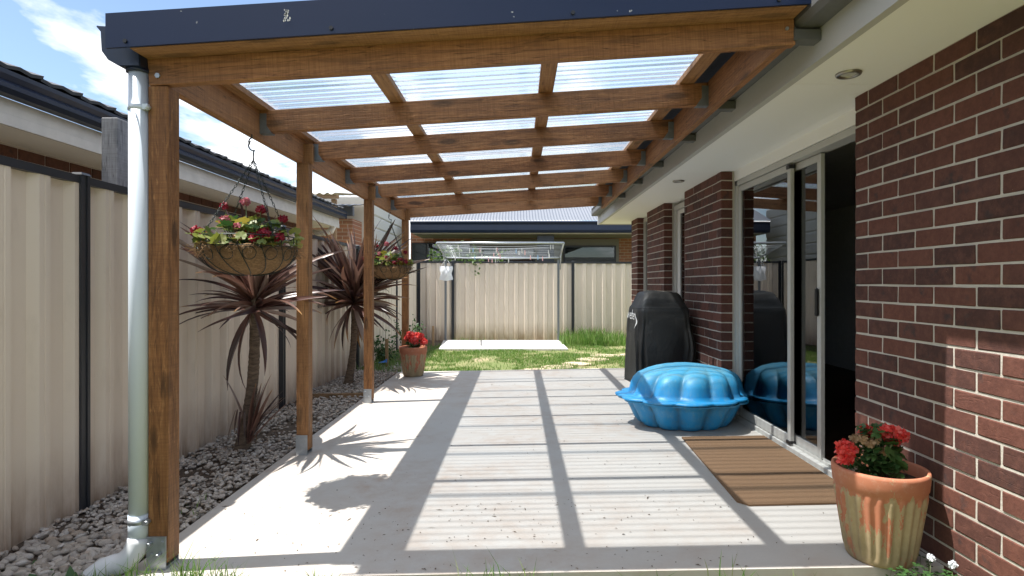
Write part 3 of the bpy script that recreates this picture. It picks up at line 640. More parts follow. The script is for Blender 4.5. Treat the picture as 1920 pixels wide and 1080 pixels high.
# ------------------------------------------------------------------ fences
PROF = [(0, 0), (.052, 0), (.094, .034), (.124, .034), (.130, .030), (.136, .034), (.166, .034), (.188, 0), (.24, 0)]
def fence(name, label, cat, A, B, zt, zb, post_s, nrm, offs=0.0):
    A = Vector((*A, 0)); B = Vector((*B, 0)); L = (B-A).length; d = (B-A).normalized(); n = Vector((*nrm, 0))
    root = tag(empty(name, (A.x, A.y, 0)), label, cat, 'cream steel fences round the yard')
    top = lambda s: zt[0]+(zt[1]-zt[0])*s/L; bot = lambda s: zb[0]+(zb[1]-zb[0])*s/L
    P = lambda s, o, z: (A+d*s+n*o+Vector((0, 0, z)))[:]
    for a, b in zip(post_s[:-1], post_s[1:]):
        ns = max(1, round((b-a)/.76)); w = (b-a)/ns
        for q in range(ns):
            s0, s1 = a+q*w, a+(q+1)*w; pts = []; k0 = int(math.floor((s0-offs)/.24))
            for k in range(k0, k0+int(w/.24)+3):
                for u, h in PROF[:-1]: pts.append((offs+k*.24+u, h))
            def hh(s):
                for (u0, h0), (u1, h1) in zip(pts[:-1], pts[1:]):
                    if u0 <= s <= u1: return h0+(h1-h0)*(s-u0)/max(1e-6, u1-u0)
                return 0
            seq = [(s0, hh(s0))]+[p for p in pts if s0+1e-4 < p[0] < s1-1e-4]+[(s1, hh(s1))]
            vs = [P(s, h-.017, bot(s)-.06) for s, h in seq]+[P(s, h-.017, top(s)-.02) for s, h in seq]; N = len(seq)
            # origin of each sheet at its foot, so that the dirt near the ground follows it
            M0 = Matrix.Translation(Vector(P(s0, 0, bot(s0))))
            MB().add([(Vector(v)-M0.translation)[:] for v in vs], [(i, i+1, N+i+1, N+i) for i in range(N-1)]).build('panel', M_FENCE, root, M0, fix=False)
        r = MB()
        def bar(z0, z1, th, s0, s1):
            c = [P(s0, -th, top(s0)+z0), P(s1, -th, top(s1)+z0), P(s1, th, top(s1)+z0), P(s0, th, top(s0)+z0), P(s0, -th, top(s0)+z1), P(s1, -th, top(s1)+z1), P(s1, th, top(s1)+z1), P(s0, th, top(s0)+z1)]
            r.add(c, [(0,3,2,1), (4,5,6,7), (0,1,5,4), (1,2,6,5), (2,3,7,6), (3,0,4,7)])
        bar(-.045, -.004, .0205, a+.03, b-.03); bar(-.004, 0, .017, a+.03, b-.03)
        r.build('top_rail', M_CHAR, root)
    for s in post_s:
        m_ = MB(); t_ = top(s)+.004
        for u0, u1, o in ((-.034, -.012, .03), (-.012, .012, .024), (.012, .034, .03)):
            c = [P(s+u0, -o, bot(s)-.1), P(s+u1, -o, bot(s)-.1), P(s+u1, o, bot(s)-.1), P(s+u0, o, bot(s)-.1), P(s+u0, -o, t_), P(s+u1, -o, t_), P(s+u1, o, t_), P(s+u0, o, t_)]
            m_.add(c, [(0,3,2,1), (4,5,6,7), (0,1,5,4), (1,2,6,5), (2,3,7,6), (3,0,4,7)])
        po = m_.build('post', M_CHAR, root)
        c = [P(s-.038, -.034, t_), P(s+.038, -.034, t_), P(s+.038, .034, t_), P(s-.038, .034, t_), P(s-.03, -.026, t_+.014), P(s+.03, -.026, t_+.014), P(s+.03, .026, t_+.014), P(s-.03, .026, t_+.014)]
        MB().add(c, [(0,3,2,1), (4,5,6,7), (0,1,5,4), (1,2,6,5), (2,3,7,6), (3,0,4,7)]).build('post_cap', M_CHAR, po)
FX = -2.50
fence('side_fence', 'cream ribbed steel fence with dark posts along the gravel bed', 'fence', (FX, -2.4), (FX, 14.17), (1.925, 1.835), (-.02, -.12), [0, 2.85, 5.70, 8.50, 11.35, 14.2, 16.5], (1, 0), .02)
fence('back_fence', 'cream ribbed steel fence behind the clothesline at the far end', 'fence', (FX+.06, 14.2), (9.3, 14.26), (1.835, 1.80), (-.12, -.14), [0, .83, 3.78, 6.75, 9.7, 11.7], (0, -1), .1)

# ------------------------------------------------------------------ neighbour house on the left
NH = tag(empty('neighbour_house', (-5, 4, 0)), 'low tiled house with navy gutter and white fascia behind the left fence', 'house')
nw_ = MB().box(-7, -3.604, -2, 9.9, -.1, 2.27).build('wall', M_MORTAR, NH)
nb = 0
for c in range(4):
    z = 2.262-(c+1)*CH
    yy = 2.6+(0 if c % 2 else .12)
    while yy < 9.88:
        L = .23
        if yy+L > 9.9: L = 9.9-yy
        me = brick_meshes.get(('n', 0))
        if me is None:
            me = MB().box(-.004, .1, -.115, .115, 0, .076, .0035).mesh('brick'); me.materials.append(M_BRICK2); brick_meshes[('n', 0)] = me
        link('brick', me, None, nw_, Matrix.Translation((-3.6, yy+.115, z)) @ Matrix.Rotation(PI, 4, 'Z')); yy += .24
MB().box(-7, -3.165, -2, 10.12, 2.266, 2.272).build('soffit', M_SOFFIT, NH)
MB().box(-3.163, -3.14, -2, 10.13, 2.255, 2.325).box(-3.166, -3.145, -2, 10.13, 2.327, 2.42).build('fascia', M_FASCIA2, NH)
gq = [(-3.137, 2.54), (-3.137, 2.42), (-3.06, 2.42), (-3.03, 2.445), (-3.025, 2.47), (-3.045, 2.49), (-3.02, 2.52), (-3.015, 2.545), (-3.022, 2.548), (-3.03, 2.522), (-3.054, 2.49), (-3.034, 2.468), (-3.066, 2.43), (-3.13, 2.43), (-3.13, 2.54)]
MB().extr(gq, 'y', -2, 10.18).box(-3.135, -3.022, 10.18, 10.184, 2.425, 2.54).build('gutter', M_NAVY, NH)
MB().tube([(-3.2, 9.95, 2.42), (-3.2, 9.95, 2.25), (-3.23, 9.95, 2.19), (-3.30, 9.95, 2.16), (-3.56, 9.95, 2.16)], .055, 16).build('downpipe', M_WHITE, NH)
rs = MB().add([(-3.09, -2, 2.545), (-3.09, 10.2, 2.545), (-7, 10.2, 4.08), (-7, -2, 4.08)], [(0,1,2,3)]).build('roof', M_CHIM, NH)
tm = MB(); prof = []
for k in range(9):
    u = k/8; prof.append((u*.345-.17, .007*math.cos(u*2*PI*2)+.016*u))
vs = []
for (xx, zo) in ((0, 0), (-.42, .0)):
    for (yy, h) in prof: vs.append((xx, yy, h+zo+.018))
    for (yy, h) in prof: vs.append((xx, yy, h+zo-.004))
fs = [(i, i+1, 18+i+1, 18+i) for i in range(8)]+[(9+i, 9+i+1, i+1, i) for i in range(8)]+[(0, 18, 27, 9), (8, 17, 35, 26)]
tile_me = tm.add(vs, fs).mesh('roof_tile'); tile_me.materials.append(M_CHIM)
sl_ = math.atan2(1.535, 3.91)
for c in range(4):
    for k in range(36):
        x = -3.055-c*.33*math.cos(sl_); z = 2.56+c*.33*math.sin(sl_)+.012
        link('roof_tile', tile_me, None, rs, Matrix.Translation((x, -2+.17+k*.335+(.165 if c % 2 else 0)*.0, z)) @ Matrix.Rotation(sl_-.05, 4, 'Y'))
tag(timber('timber_post', (-2.78, 3.98, -.1), (-2.78, 3.98, 2.41), .11, .11, M_WEATHER, None, .004), 'weathered grey timber post standing between the side fence and tiled house', 'post')

# ------------------------------------------------------------------ houses and shed beyond the fences
SHD = tag(empty('garden_shed', (-5, 15, 0)), 'tall cream steel clad shed wall beyond the side fence', 'shed')
MB().box(-7, -3.43, 13.45, 17.2, -.2, 3.3).build('frame', M_CREAM, SHD)
for k in range(12):
    z = .0+k*.29
    MB().add([(-3.425, 13.4, z), (-3.425, 17.2, z), (-3.40, 17.2, z+.03), (-3.40, 13.4, z+.03), (-3.40, 13.4, z+.25), (-3.40, 17.2, z+.25), (-3.425, 17.2, z+.285), (-3.425, 13.4, z+.285)], [(0,1,2,3), (3,2,5,4), (4,5,6,7)]).build('cladding_panel', M_CREAMMET, SHD)
LP = tag(empty('patio_roof', (-4.3, 11.4, 0)), 'old corrugated lean-to roof behind the tiled house', 'roof')
vs = []; nyp = 61
for j in range(nyp):
    x = -5.4+j*1.85/60; h = .018*math.cos(j/5*2*PI)
    for yy, z in ((11.2, 3.03), (13.0, 3.28)): vs.append((x, yy, z+h))
MB().add(vs, [(2*j, 2*j+2, 2*j+3, 2*j+1) for j in range(nyp-1)], True).build('sheet', M_SHEETOLD, LP, fix=False)
timber('purlin', (-5.4, 11.26, 2.975), (-3.5, 11.26, 2.975), .045, .07, M_STAKE, LP)
timber('post', (-3.62, 11.35, -.1), (-3.62, 11.35, 2.94), .09, .09, M_STAKE, LP)
BL = tag(empty('metal_roof_house', (-5, 13, 0)), 'grey metal roofed house corner with charcoal gutter beyond the tiled house', 'house')
MB().box(-8, -3.62, 12.6, 13.35, -.2, 2.7).build('wall', M_FARBRICK, BL)
MB().box(-8, -3.5, 12.2, 12.32, 2.72, 2.92).build('gutter', M_CHAR, BL)
vs = []
for j in range(121):
    x = -8+j*4.5/120; h = .012*math.cos(j/4*2*PI)
    for yy, z in ((12.22, 2.93), (13.38, 3.12)): vs.append((x, yy, z+h))
MB().add(vs, [(2*j, 2*j+2, 2*j+3, 2*j+1) for j in range(120)], True).build('roof', M_ROOFMET, BL, fix=False)

BH = tag(empty('rear_house', (1, 17, 0)), 'orange brick house with grey corrugated roof and navy gutter behind the back fence', 'house')
BY = 16.0; bs = F/BY
def BX(px, d=0): return (px-VX)/F*(BY+d)
def BZ(py, d=0): return H-(py-VY)/F*(BY+d)
DW = 1.7
MB().box(BX(770, DW), 7, BY+DW, BY+DW+.25, -.2, 2.95).build('wall', M_FARBRICK, BH)
g = [(BY+.0, BZ(414)), (BY-.03, BZ(416)), (BY+.01, BZ(421)), (BY+.0, BZ(431)), (BY+.03, BZ(436)), (BY+.13, BZ(436)), (BY+.13, BZ(414))]
MB().extr(g, 'x', BX(769), 7).build('gutter', M_NAVY, BH)
MB().box(BX(772), 7, BY+.131, BY+.16, BZ(438), BZ(424)).build('fascia', M_CREAM, BH)
MB().box(BX(772), 7, BY+.161, BY+DW-.002, BZ(437.5), BZ(436.8)).build('soffit', M_PORCH, BH)
vs = []; nw2 = 118
for j in range(nw2*6+1):
    x = BX(770)-.05+j*(7.1-BX(770))/(nw2*6); h = .011*math.cos(j/6*2*PI)
    for yy, z in ((BY+.02, BZ(413)), (BY+5.5, BZ(413)+2.05)): vs.append((x, yy, z+h))
MB().add(vs, [(2*j, 2*j+2, 2*j+3, 2*j+1) for j in range(nw2*6)], True).build('roof', M_ROOFMET, BH, fix=False)
MB().box(BX(884, DW), BX(1160, DW), BY+DW-.06, BY+DW-.002, BZ(530, DW), BZ(439.7)).build('porch_wall', M_PORCH, BH)
pl_ = MB().box(BX(1008), BX(1040), BY+.30, BY+.5, -.2, BZ(440)).build('porch_column', M_CHAR, BH)
def win(x0, x1, y0, y1, d, mullion=None, curt=False):
    f = MB(); a, b, c, e = BX(x0, DW), BX(x1, DW), BZ(y1, DW), BZ(y0, DW)
    f.box(a, b, d-.03, d, e-.05, e).box(a, b, d-.03, d, c, c+.05).box(a, a+.05, d-.03, d, c+.05, e-.05).box(b-.05, b, d-.03, d, c+.05, e-.05)
    if mullion: f.box(BX(mullion, DW)-.025, BX(mullion, DW)+.025, d-.03, d, c+.05, e-.05)
    o = f.build('window', M_WINDOWDARK, BH)
    MB().box(a+.05, b-.05, d-.012, d-.008, c+.05, e-.05).build('pane', M_GLASS, o)
    MB().box(a+.05, b-.05, d+.0005, d+.004, c+.05, e-.05).build('pane_backing', M_CURTAIN if curt else M_BLACK, o)  # grey curtain in one window; elsewhere a black sheet imitates the dark room
win(772, 884, 455, 560, BY+DW-.008, 800, True)
win(1056, 1154, 461, 560, BY+DW-.068)
win(905, 1003, 466, 560, BY+DW-.068)

# ------------------------------------------------------------------ clothesline
CL = tag(empty('clothesline', (-.2, 13.65, zp)), 'folding grey frame clothesline on two steel posts by the back fence', 'clothesline')
CY = 13.68
for px in (835.5, 1047):
    x = (px-VX)/F*CY
    MB().box(x-.025, x+.025, CY-.025, CY+.025, zp, 1.86, .003).build('post', M_DARKGALV, CL)
xa, xb = (836-VX)/F*CY, (1050-VX)/F*CY; NY = 12.4; xc, xd = (819-VX)/F*NY, (1057-VX)/F*NY; zf, zn = 1.89, 2.155
fr = MB(); fr.tube([(xa, CY-.03, zf), (xb, CY-.03, zf)], .022, 8).tube([(xc, NY, zn), (xd, NY, zn)], .026, 8)
fr.tube([(xa, CY-.03, zf), (xc, NY, zn)], .02, 8).tube([(xb, CY-.03, zf), (xd, NY, zn)], .02, 8)
fr.tube([(xa, CY-.03, 1.62), (xa+(xc-xa)*.35, CY-.45, zf+.09)], .012, 6).tube([(xb, CY-.03, 1.62), (xb+(xd-xb)*.35, CY-.45, zf+.09)], .012, 6)
fr.build('frame', M_GALV, CL)
pegs = []
for k in range(11):
    u = (k+.6)/12; a = Vector((xa, CY-.03, zf)).lerp(Vector((xc, NY, zn)), u); b = Vector((xb, CY-.03, zf)).lerp(Vector((xd, NY, zn)), u); sag = random.uniform(.015, .05)
    pt = [a.lerp(b, q/8)-Vector((0, 0, sag*4*(q/8)*(1-q/8))) for q in range(9)]
    MB().tube(pt, .004, 5).build('line', M_GALV, CL)
    for q in range(random.choice((1, 2, 3, 3))):
        t_ = random.uniform(.08, .93); pegs.append(a.lerp(b, t_)-Vector((0, 0, sag*4*t_*(1-t_))))
for p in pegs:
    mt = random.choice((M_PEGW, M_PEGW, M_PEGB, M_PEGP)); nm = {'white_peg': 'white', 'blue_peg': 'blue', 'pink_peg': 'pink'}[mt.name]
    o = MB().add([(-.006, -.005, .012), (.006, -.005, .012), (.008, -.005, -.065), (.002, -.005, -.07), (0, -.005, -.03), (-.002, -.005, -.07), (-.008, -.005, -.065)]+[(-.006, .005, .012), (.006, .005, .012), (.008, .005, -.065), (.002, .005, -.07), (0, .005, -.03), (-.002, .005, -.07), (-.008, .005, -.065)],
        [(6,5,4,0), (0,4,1), (1,4,3,2), (7,11,12,13), (7,8,11), (8,9,10,11), (0,7,13,6), (1,2,9,8), (0,1,8,7), (2,3,10,9), (5,6,13,12), (3,4,11,10), (4,5,12,11)]).build('clothes_peg', mt, None, rotz(p, random.uniform(-.8, .8), 1.25))
    tag(o, 'small %s plastic peg clipped on the clothesline wires' % nm, 'peg', 'pegs on the clothesline')
# peg bag
bx, bz_ = (836-VX)/F*13.55, 1.60
m = MB(); vs = []
for j in range(9):
    v = j/8
    for i in range(13):
        u = i/12; wv = .15-.012*math.sin(v*PI)+.012*math.sin(v*9); x = (u-.5)*2*wv
        bul = .045*math.sin(u*PI)*math.sin(min(1, v*1.1)*PI*.9+.15); vs.append((bx+x, 13.60-bul+.008*math.sin(u*11+v*7), bz_+.09-v*.33+.012*math.cos(u*2*PI)*(v > .9)))
m.add(vs, [(j*13+i, j*13+i+1, (j+1)*13+i+1, (j+1)*13+i) for j in range(8) for i in range(12)], True)
b_ = len(m.v); m.add([(v[0], 13.635, v[2]) for v in vs], [(j*13+i, (j+1)*13+i, (j+1)*13+i+1, j*13+i+1) for j in range(8) for i in range(12)], True)
pb = tag(empty('peg_bag', (bx, 13.6, bz_)), 'white plastic peg bag hanging at the left end of the clothesline', 'bag')
m.build('pouch', M_BAG, pb, fix=False)
MB().tube([(bx-.13, 13.61, bz_+.08), (bx-.05, 13.63, bz_+.2), (bx, 13.65, 1.87), (bx+.05, 13.63, bz_+.2), (bx+.13, 13.61, bz_+.08)], .006, 6).build('strap', M_BAG, pb)

# ------------------------------------------------------------------ leaf makers
def strap_leaf(L, w, elev, droop, fold=.35, seg=9, side=0.0):
    # sword leaf in the x-z plane, starting at elevation elev and bending down by droop over its length
    vs = []; p = Vector((.02, 0, 0)); a = elev
    for i in range(seg+1):
        u = i/seg; ww = w*(.55+.45*min(1, u*4))*(1-u**3.2)+.0015; d = Vector((math.cos(a), 0, math.sin(a))); nn = Vector((-d.z, 0, d.x))
        sy = Vector((0, side*L*u*u, 0)); tw = side*2.2*u; ct, st_ = math.cos(tw), math.sin(tw)
        vs += [(p+sy+Vector((0, ww*ct, 0))+nn*(ww*fold+ww*st_))[:], (p+sy)[:], (p+sy+Vector((0, -ww*ct, 0))+nn*(ww*fold-ww*st_))[:]]
        p = p+d*L/seg; a -= droop/seg*(0.3+u*1.5)
    fs = []
    for i in range(seg):
        for k in (0, 1): fs.append((3*i+k, 3*i+k+1, 3*i+k+4, 3*i+k+3))
    return MB().add(vs, fs, True)
def cordyline(name, label, base, top, n, L, seed, skirt, w=.026):
    random.seed(seed)
    root = tag(empty(name, base), label, 'plant', 'purple cordylines in the gravel bed')
    b = Vector(base); t = Vector(top); pts = []; rs_ = []
    for i in range(57):
        u = i/56; q = b.lerp(t, u)+Vector((.03*math.sin(u*3.1), .02*math.sin(u*4), 0)); pts.append(q); rs_.append((.044-.008*u+.022*(1-u)**6)*(1+.05*random.uniform(-1, 1)+.05*(i % 2)))
    tk = MB().tube(pts, rs_, 14); tk.build('trunk', M_TRUNK, root)
    meshes = {}
    for i in range(n):
        u = (i+.5)/n                                     # 0 = youngest upright leaves, 1 = oldest hanging ones
        el = R(88)-R(98)*u**1.15+random.uniform(-.2, .2); dr = .05+.5*u+random.uniform(-.05, .35)*random.choice((.4, 1, 2))
        if u > .94 and skirt: el = R(-40)+random.uniform(-.35, .35); dr = .5+random.uniform(0, .6)
        key = (round(el/.2), round(dr/.25), random.randrange(3))
        if key not in meshes:
            me = strap_leaf(L, w*(1+.15*key[2]), key[0]*.2, max(.02, key[1]*.25), .35+.2*key[2], 9, (0, .16, -.2)[key[2]]).mesh('leaf'); me.materials.append(M_CORDY); meshes[key] = me
        az = i*2.39996+random.uniform(-.25, .25); s = random.uniform(.62, 1.16)*(.82+.18*math.sin(min(1, u*1.6)*PI))
        M = Matrix.Translation(pts[-1]+Vector((0, 0, .06-.17*u))) @ Matrix.Rotation(az, 4, 'Z') @ Matrix.Rotation(random.uniform(-.9, .9), 4, 'X') @ Matrix.Scale(s, 4)
        link('leaf', meshes[key], None, root, M)
    return root, meshes
c1, me1 = cordyline('cordyline', 'purple strap leaf cordyline with thin leaning trunk under the nearer hanging basket', (-2.16, 4.5, -.05), (-2.05, 4.5, 1.17), 112, .74, 3, True, .024)
# basal shoots of the first plant
for i in range(16):
    me = strap_leaf(random.uniform(.35, .5), .018, R(random.uniform(48, 84)), .25).mesh('leaf'); me.materials.append(M_CORDY)
    link('leaf', me, None, c1, Matrix.Translation((-2.10+random.uniform(-.03, .03), 4.47+random.uniform(-.03, .03), .10+random.uniform(-.06, .05))) @ Matrix.Rotation(random.gauss(.1, .9), 4, 'Z'))
for i in range(14):
    me = strap_leaf(random.uniform(.18, .34), .009, R(random.uniform(-88, -74)), .1).mesh('leaf'); me.materials.append(M_CORDY)
    a = random.uniform(0, 6.28); link('leaf', me, None, c1, Matrix.Translation((-2.13+.04*math.cos(a), 4.48+.04*math.sin(a), .30)) @ Matrix.Rotation(a, 4, 'Z'))
cordyline('cordyline', 'large bushy purple cordyline growing behind the third pergola post', (-2.2, 7.45, -.05), (-2.12, 7.45, 1.1), 190, 1.0, 11, True, .034)
random.seed(21)

def scallop_leaf(n=11, r=1.0):
    vs = [(0, 0, 0)]
    for k in range(n*2):
        a = .45+(2*PI-.9)*k/(n*2-1); rr = r*(1.0 if k % 2 else .86); vs.append((rr*math.cos(a), rr*math.sin(a), .16*rr*rr+.06*r*math.sin(a*5)))
    return MB().add(vs, [(0, k+1, k+2) for k in range(n*2-1)], True)
def floret_head(nf, r, pet):
    m_ = MB()
    for i in range(nf):
        ph = math.acos(1-1.35*(i+.5)/nf); th = i*2.39996; d = Vector((math.sin(ph)*math.cos(th), math.sin(ph)*math.sin(th), math.cos(ph)))
        c = d*r*random.uniform(.55, 1.15); q = d.to_track_quat('Z', 'Y').to_matrix(); a0 = random.uniform(0, 6)
        for k in range(5):
            a = a0+k*2*PI/5; e1 = q @ Vector((math.cos(a), math.sin(a), .35+random.uniform(-.7, .5))); e2 = q @ Vector((-math.sin(a), math.cos(a), 0))
            m_.add([c, c+(e1*.55+e2*.42)*pet, c+(e1*1.0+e2*.28)*pet, c+(e1*1.0-e2*.28)*pet, c+(e1*.55-e2*.42)*pet], [(0, 1, 2, 3, 4)])
    return m_
GL = []
for i in range(3):
    me = scallop_leaf(8).mesh('leaf'); me.materials.append(M_GERLEAF); GL.append(me)
GY = []
for i in range(2):
    me = scallop_leaf(8).mesh('leaf'); me.materials.append(M_GERYEL); GY.append(me)
def leaf_M(p, s, tilt=.7): return Matrix.Translation(p) @ Matrix.Rotation(random.uniform(0, 6.28), 4, 'Z') @ Matrix.Rotation(random.uniform(-.2, tilt), 4, 'Y') @ Matrix.Scale(s, 4)
def pot(loc, label, rz):
    x, y, z = loc; root = tag(empty('terracotta_pot', loc), label, 'pot', 'fluted terracotta pots')
    M = rotz(loc, rz); Hh = .405; NF = 26
    def rm(r, zz, q):
        if zz < .02 or zz > .315: return r
        w = min(1, (zz-.02)/.03)*min(1, (.315-zz)/.02); c = math.cos(NF*q); return r+.0045*w*(abs(c)**.6*(1 if c > 0 else -1))
    prof = [(.02, 0), (.128, 0), (.134, .008)]+[(.136+.046*(k/22), .012+.31*k/22) for k in range(23)]+[(.187, .33), (.190, .36), (.193, .392), (.190, .405), (.180, .407), (.175, .398), (.170, .33)]
    MB().lathe(prof, 208, 0, 0, True, rm).build('body', M_TERRA, root, M, fix=False)
    so_ = MB(); vs = [(0, 0, .345)]
    for ring in range(1, 6):
        for k in range(30): a = k/30*2*PI; rr = ring*.172/5; vs.append((rr*math.cos(a), rr*math.sin(a), .342+random.uniform(-.008, .012)))
    fs = [(0, 1+k, 1+(k+1) % 30) for k in range(30)]+[(1+r_*30+k, 1+(r_+1)*30+k, 1+(r_+1)*30+(k+1) % 30, 1+r_*30+(k+1) % 30) for r_ in range(4) for k in range(30)]
    so_.add(vs, fs).build('soil', M_SOIL, root, M); return root
def geranium(loc, label, heads, nl, spread, height, dry=0):
    root = tag(empty('geranium', loc), label, 'plant', 'red geraniums in the terracotta pots'); b = Vector(loc); st = MB()
    for i in range(nl):
        a = random.uniform(0, 6.28); u = random.random(); r = spread*math.sqrt(random.random())*(1-.45*u); p = b+Vector((r*math.cos(a), r*math.sin(a), .035+height*u))
        link('leaf', random.choice(GL), None, root, leaf_M(p, random.uniform(.017, .034), 1.1))
        if i % 3 == 0: st.tube([b+Vector((.02*math.cos(a), .02*math.sin(a), 0)), b.lerp(p, .55)+Vector((0, 0, .02)), p], .0028, 5)
    for (dx, dy, dz, r) in heads:
        p = b+Vector((dx, dy, dz)); st.tube([b+Vector((dx*.2, dy*.2, .02)), b+Vector((dx*.7, dy*.7, dz*.6)), p], .0032, 5)
        floret_head(int(46*r/.045), r*.72, .022).build('flower_head', M_RED, root, Matrix.Translation(p) @ Matrix.Rotation(random.uniform(-.4, .4), 4, 'X') @ Matrix.Rotation(random.uniform(-.4, .4), 4, 'Y'), fix=False)
    for k in range(dry):
        p = b+Vector((random.uniform(-.1, .02), random.uniform(-.06, .06), random.uniform(.10, .19))); floret_head(9, .016, .014).build('dead_flower', M_DRY, root, Matrix.Translation(p), fix=False)
    st.build('stem', M_STEM, root)
PL = (1.625, 2.60, pz(1.6)); pot(PL, 'large fluted terracotta pot with flaking paint beside the brick wall', .3)
geranium((1.625, 2.61, pz(1.6)+.345), 'scarlet geranium in the near pot by the brick wall', [(-.155, -.02, .135, .042), (.03, -.03, .205, .047), (.055, -.02, .185, .03), (-.035, .02, .20, .026), (-.165, -.03, .10, .028), (.10, .0, .19, .03)], 190, .125, .19, 9)
PF = (-1.46, 8.02, pz(-1.46)); pot(PF, 'fluted terracotta pot at the far corner of the patio by the last post', 1.4)
geranium((-1.46, 8.02, pz(-1.46)+.345), 'bright red geranium in the far pot beside the last pergola post', [(-.04, -.02, .215, .07), (.02, -.06, .15, .074), (.10, .0, .18, .064), (.15, -.03, .12, .058), (-.08, .0, .17, .05), (.05, .05, .2, .055)], 90, .14, .15)

# ------------------------------------------------------------------ hanging baskets
def basket(x, y, label, plabel, nl, seed):
    random.seed(seed)
    root = tag(empty('hanging_basket', (x, y, 1.33)), label, 'basket', 'coir lined hanging baskets')
    RR = .272; zr = 1.56; zl = 1.50; zbm = 1.335
    prof = []
    for k in range(10): u = k/9; prof.append((max(.02, (RR-.012)*math.sin(u*PI/2)**.75), zbm+(zl-zbm)*(1-math.cos(u*PI/2))**1.0))
    cm = MB().lathe(prof+[(RR-.03, zl+.004), (RR-.05, zl-.02), (.02, zl-.03)], 64, x, y, True, lambda r, z, q: r*(1+.07*noise.noise((math.cos(q)*4, math.sin(q)*4, z*18))+.045*noise.noise((math.cos(q)*13, math.sin(q)*13, z*45))))
    for k, v in enumerate(cm.v):
        if v[2] > zl-.03: cm.v[k] = (v[0], v[1], v[2]+.028*noise.noise((v[0]*14, v[1]*14, 5)))
    cl = cm.build('coir_liner', M_COIR, root)
    fb = MB()
    for k in range(520):
        a = random.uniform(0, 6.28); z0 = zl+random.uniform(-.05, .015); r0 = RR-.008; p = Vector((x+r0*math.cos(a), y+r0*math.sin(a), z0)); d = Vector((math.cos(a)+random.uniform(-.8, .8), math.sin(a)+random.uniform(-.8, .8), random.uniform(-1.2, .6)))*random.uniform(.012, .05)
        fb.tube([p, p+d*.6+Vector((0, 0, .006)), p+d], .0011, 3, False)
    tag(fb.build('coir_fibre', M_COIR, cl), kind='stuff')
    wf = MB()
    def ring(r, z, rad=.003): wf.tube([(x+r*math.cos(q*PI/24), y+r*math.sin(q*PI/24), z) for q in range(49)], rad, 6, False)
    ring(RR, zr, .0035); ring(RR-.004, zl+.0, .0026)
    NR = 14
    for k in range(NR):
        a = k*2*PI/NR; pts = [(x+RR*math.cos(a), y+RR*math.sin(a), zr)]
        for j in range(9):
            u = 1-j/8; r = max(.04, (RR+.004)*math.sin(u*PI/2)**.75); z = zbm-.006+(zl-zbm)*(1-math.cos(u*PI/2)); pts.append((x+r*math.cos(a+.05*j), y+r*math.sin(a+.05*j), z))
        wf.tube(pts, .0026, 6, False)
        a2 = a+PI/NR; c = []                              # ring ornaments between the ribs
        for q in range(17):
            t_ = q*2*PI/16; zz = zl-.045+.036*math.sin(t_); u = min(1, max(0, (zz-zbm)/(zl-zbm))); r = (RR+.007)*math.sin(math.acos(max(-1, 1-u)))**.75
            aa = a2+.036*math.cos(t_)/r; c.append((x+r*math.cos(aa), y+r*math.sin(aa), zz))
        wf.tube(c, .0024, 5, False)
    wf.build('wire_frame', M_WIRE, root)
    apex = Vector((x+.03, y, 2.03))
    hk = MB().tube([(x+.02, y, 2.185), (x+.02, y, 2.165), (x+.005, y, 2.155), (x+.0, y, 2.14), (x+.008, y, 2.125)], .004, 6)
    hp = []
    for q in range(13): t_ = q/12*1.6*PI; hp.append((x+.018+.018*math.cos(t_+PI*.6), y, 2.13-q*.004+.014*math.sin(t_+PI*.6)))
    hk.tube(hp+[apex+Vector((-.002, 0, .02)), apex], .0042, 6); hk.build('hook', M_WIRE, root)
    for k in range(4):
        a = PI/4+k*PI/2+.15; e = Vector((x+RR*math.cos(a), y+RR*math.sin(a), zr)); L = (e-apex).length; nl_ = int(L/.021); ch = MB(); d = (e-apex).normalized(); s1 = d.cross(Vector((0, 1, .3))).normalized(); s2 = d.cross(s1)
        for i in range(nl_):
            c = apex+d*(i+.5)*L/nl_; sd = s1 if i % 2 else s2
            ch.tube([c+d*.0135*math.cos(t_*PI/4)+sd*.0062*math.sin(t_*PI/4) for t_ in range(9)], .0019, 4, False)
        ch.build('chain', M_WIRE, root)
    pr = tag(empty('basket_plant', (x, y, 1.5)), plabel, 'plant', 'crimson geraniums in the hanging baskets'); b = Vector((x, y, zl)); st = MB()
    for i in range(nl):
        a = random.uniform(0, 6.28); u = random.random(); r = RR*.92*math.sqrt(random.random())*(1-.3*u); p = b+Vector((r*math.cos(a), r*math.sin(a), .02+.15*u**1.3))
        link('leaf', random.choice(GY+[GL[0]]), None, pr, leaf_M(p, random.uniform(.024, .046), 1.0))
        if i % 2 == 0: st.tube([b+Vector((r*.5*math.cos(a), r*.5*math.sin(a), -.01)), p], .0025, 5)
    for i in range(nl//3):
        a = random.uniform(0, 6.28); r = RR*random.uniform(.9, 1.12); p = b+Vector((r*math.cos(a), r*math.sin(a), random.uniform(.0, .09))); link('leaf', random.choice(GY), None, pr, leaf_M(p, random.uniform(.024, .042), 1.2))
    for (dx, dy, dz, r, mt) in ((-.285, -.06, .09, .045, M_CRIM), (-.25, -.05, .06, .03, M_CRIM), (.17, -.17, .065, .05, M_CRIM), (.23, -.12, .05, .045, M_CRIM), (.12, -.2, .04, .035, M_CRIM), (.10, -.05, .22, .036, M_CRIM), (.21, 0, .17, .032, M_CRIM), (-.04, .05, .28, .036, M_PINK), (-.15, .0, .25, .026, M_CRIM), (-.09, -.1, .15, .036, M_PINK), (-.2, -.12, .07, .03, M_PINK), (.0, -.15, .11, .028, M_PINK), (.02, -.18, .05, .035, M_DRY), (.05, -.1, .08, .03, M_CRIM)):
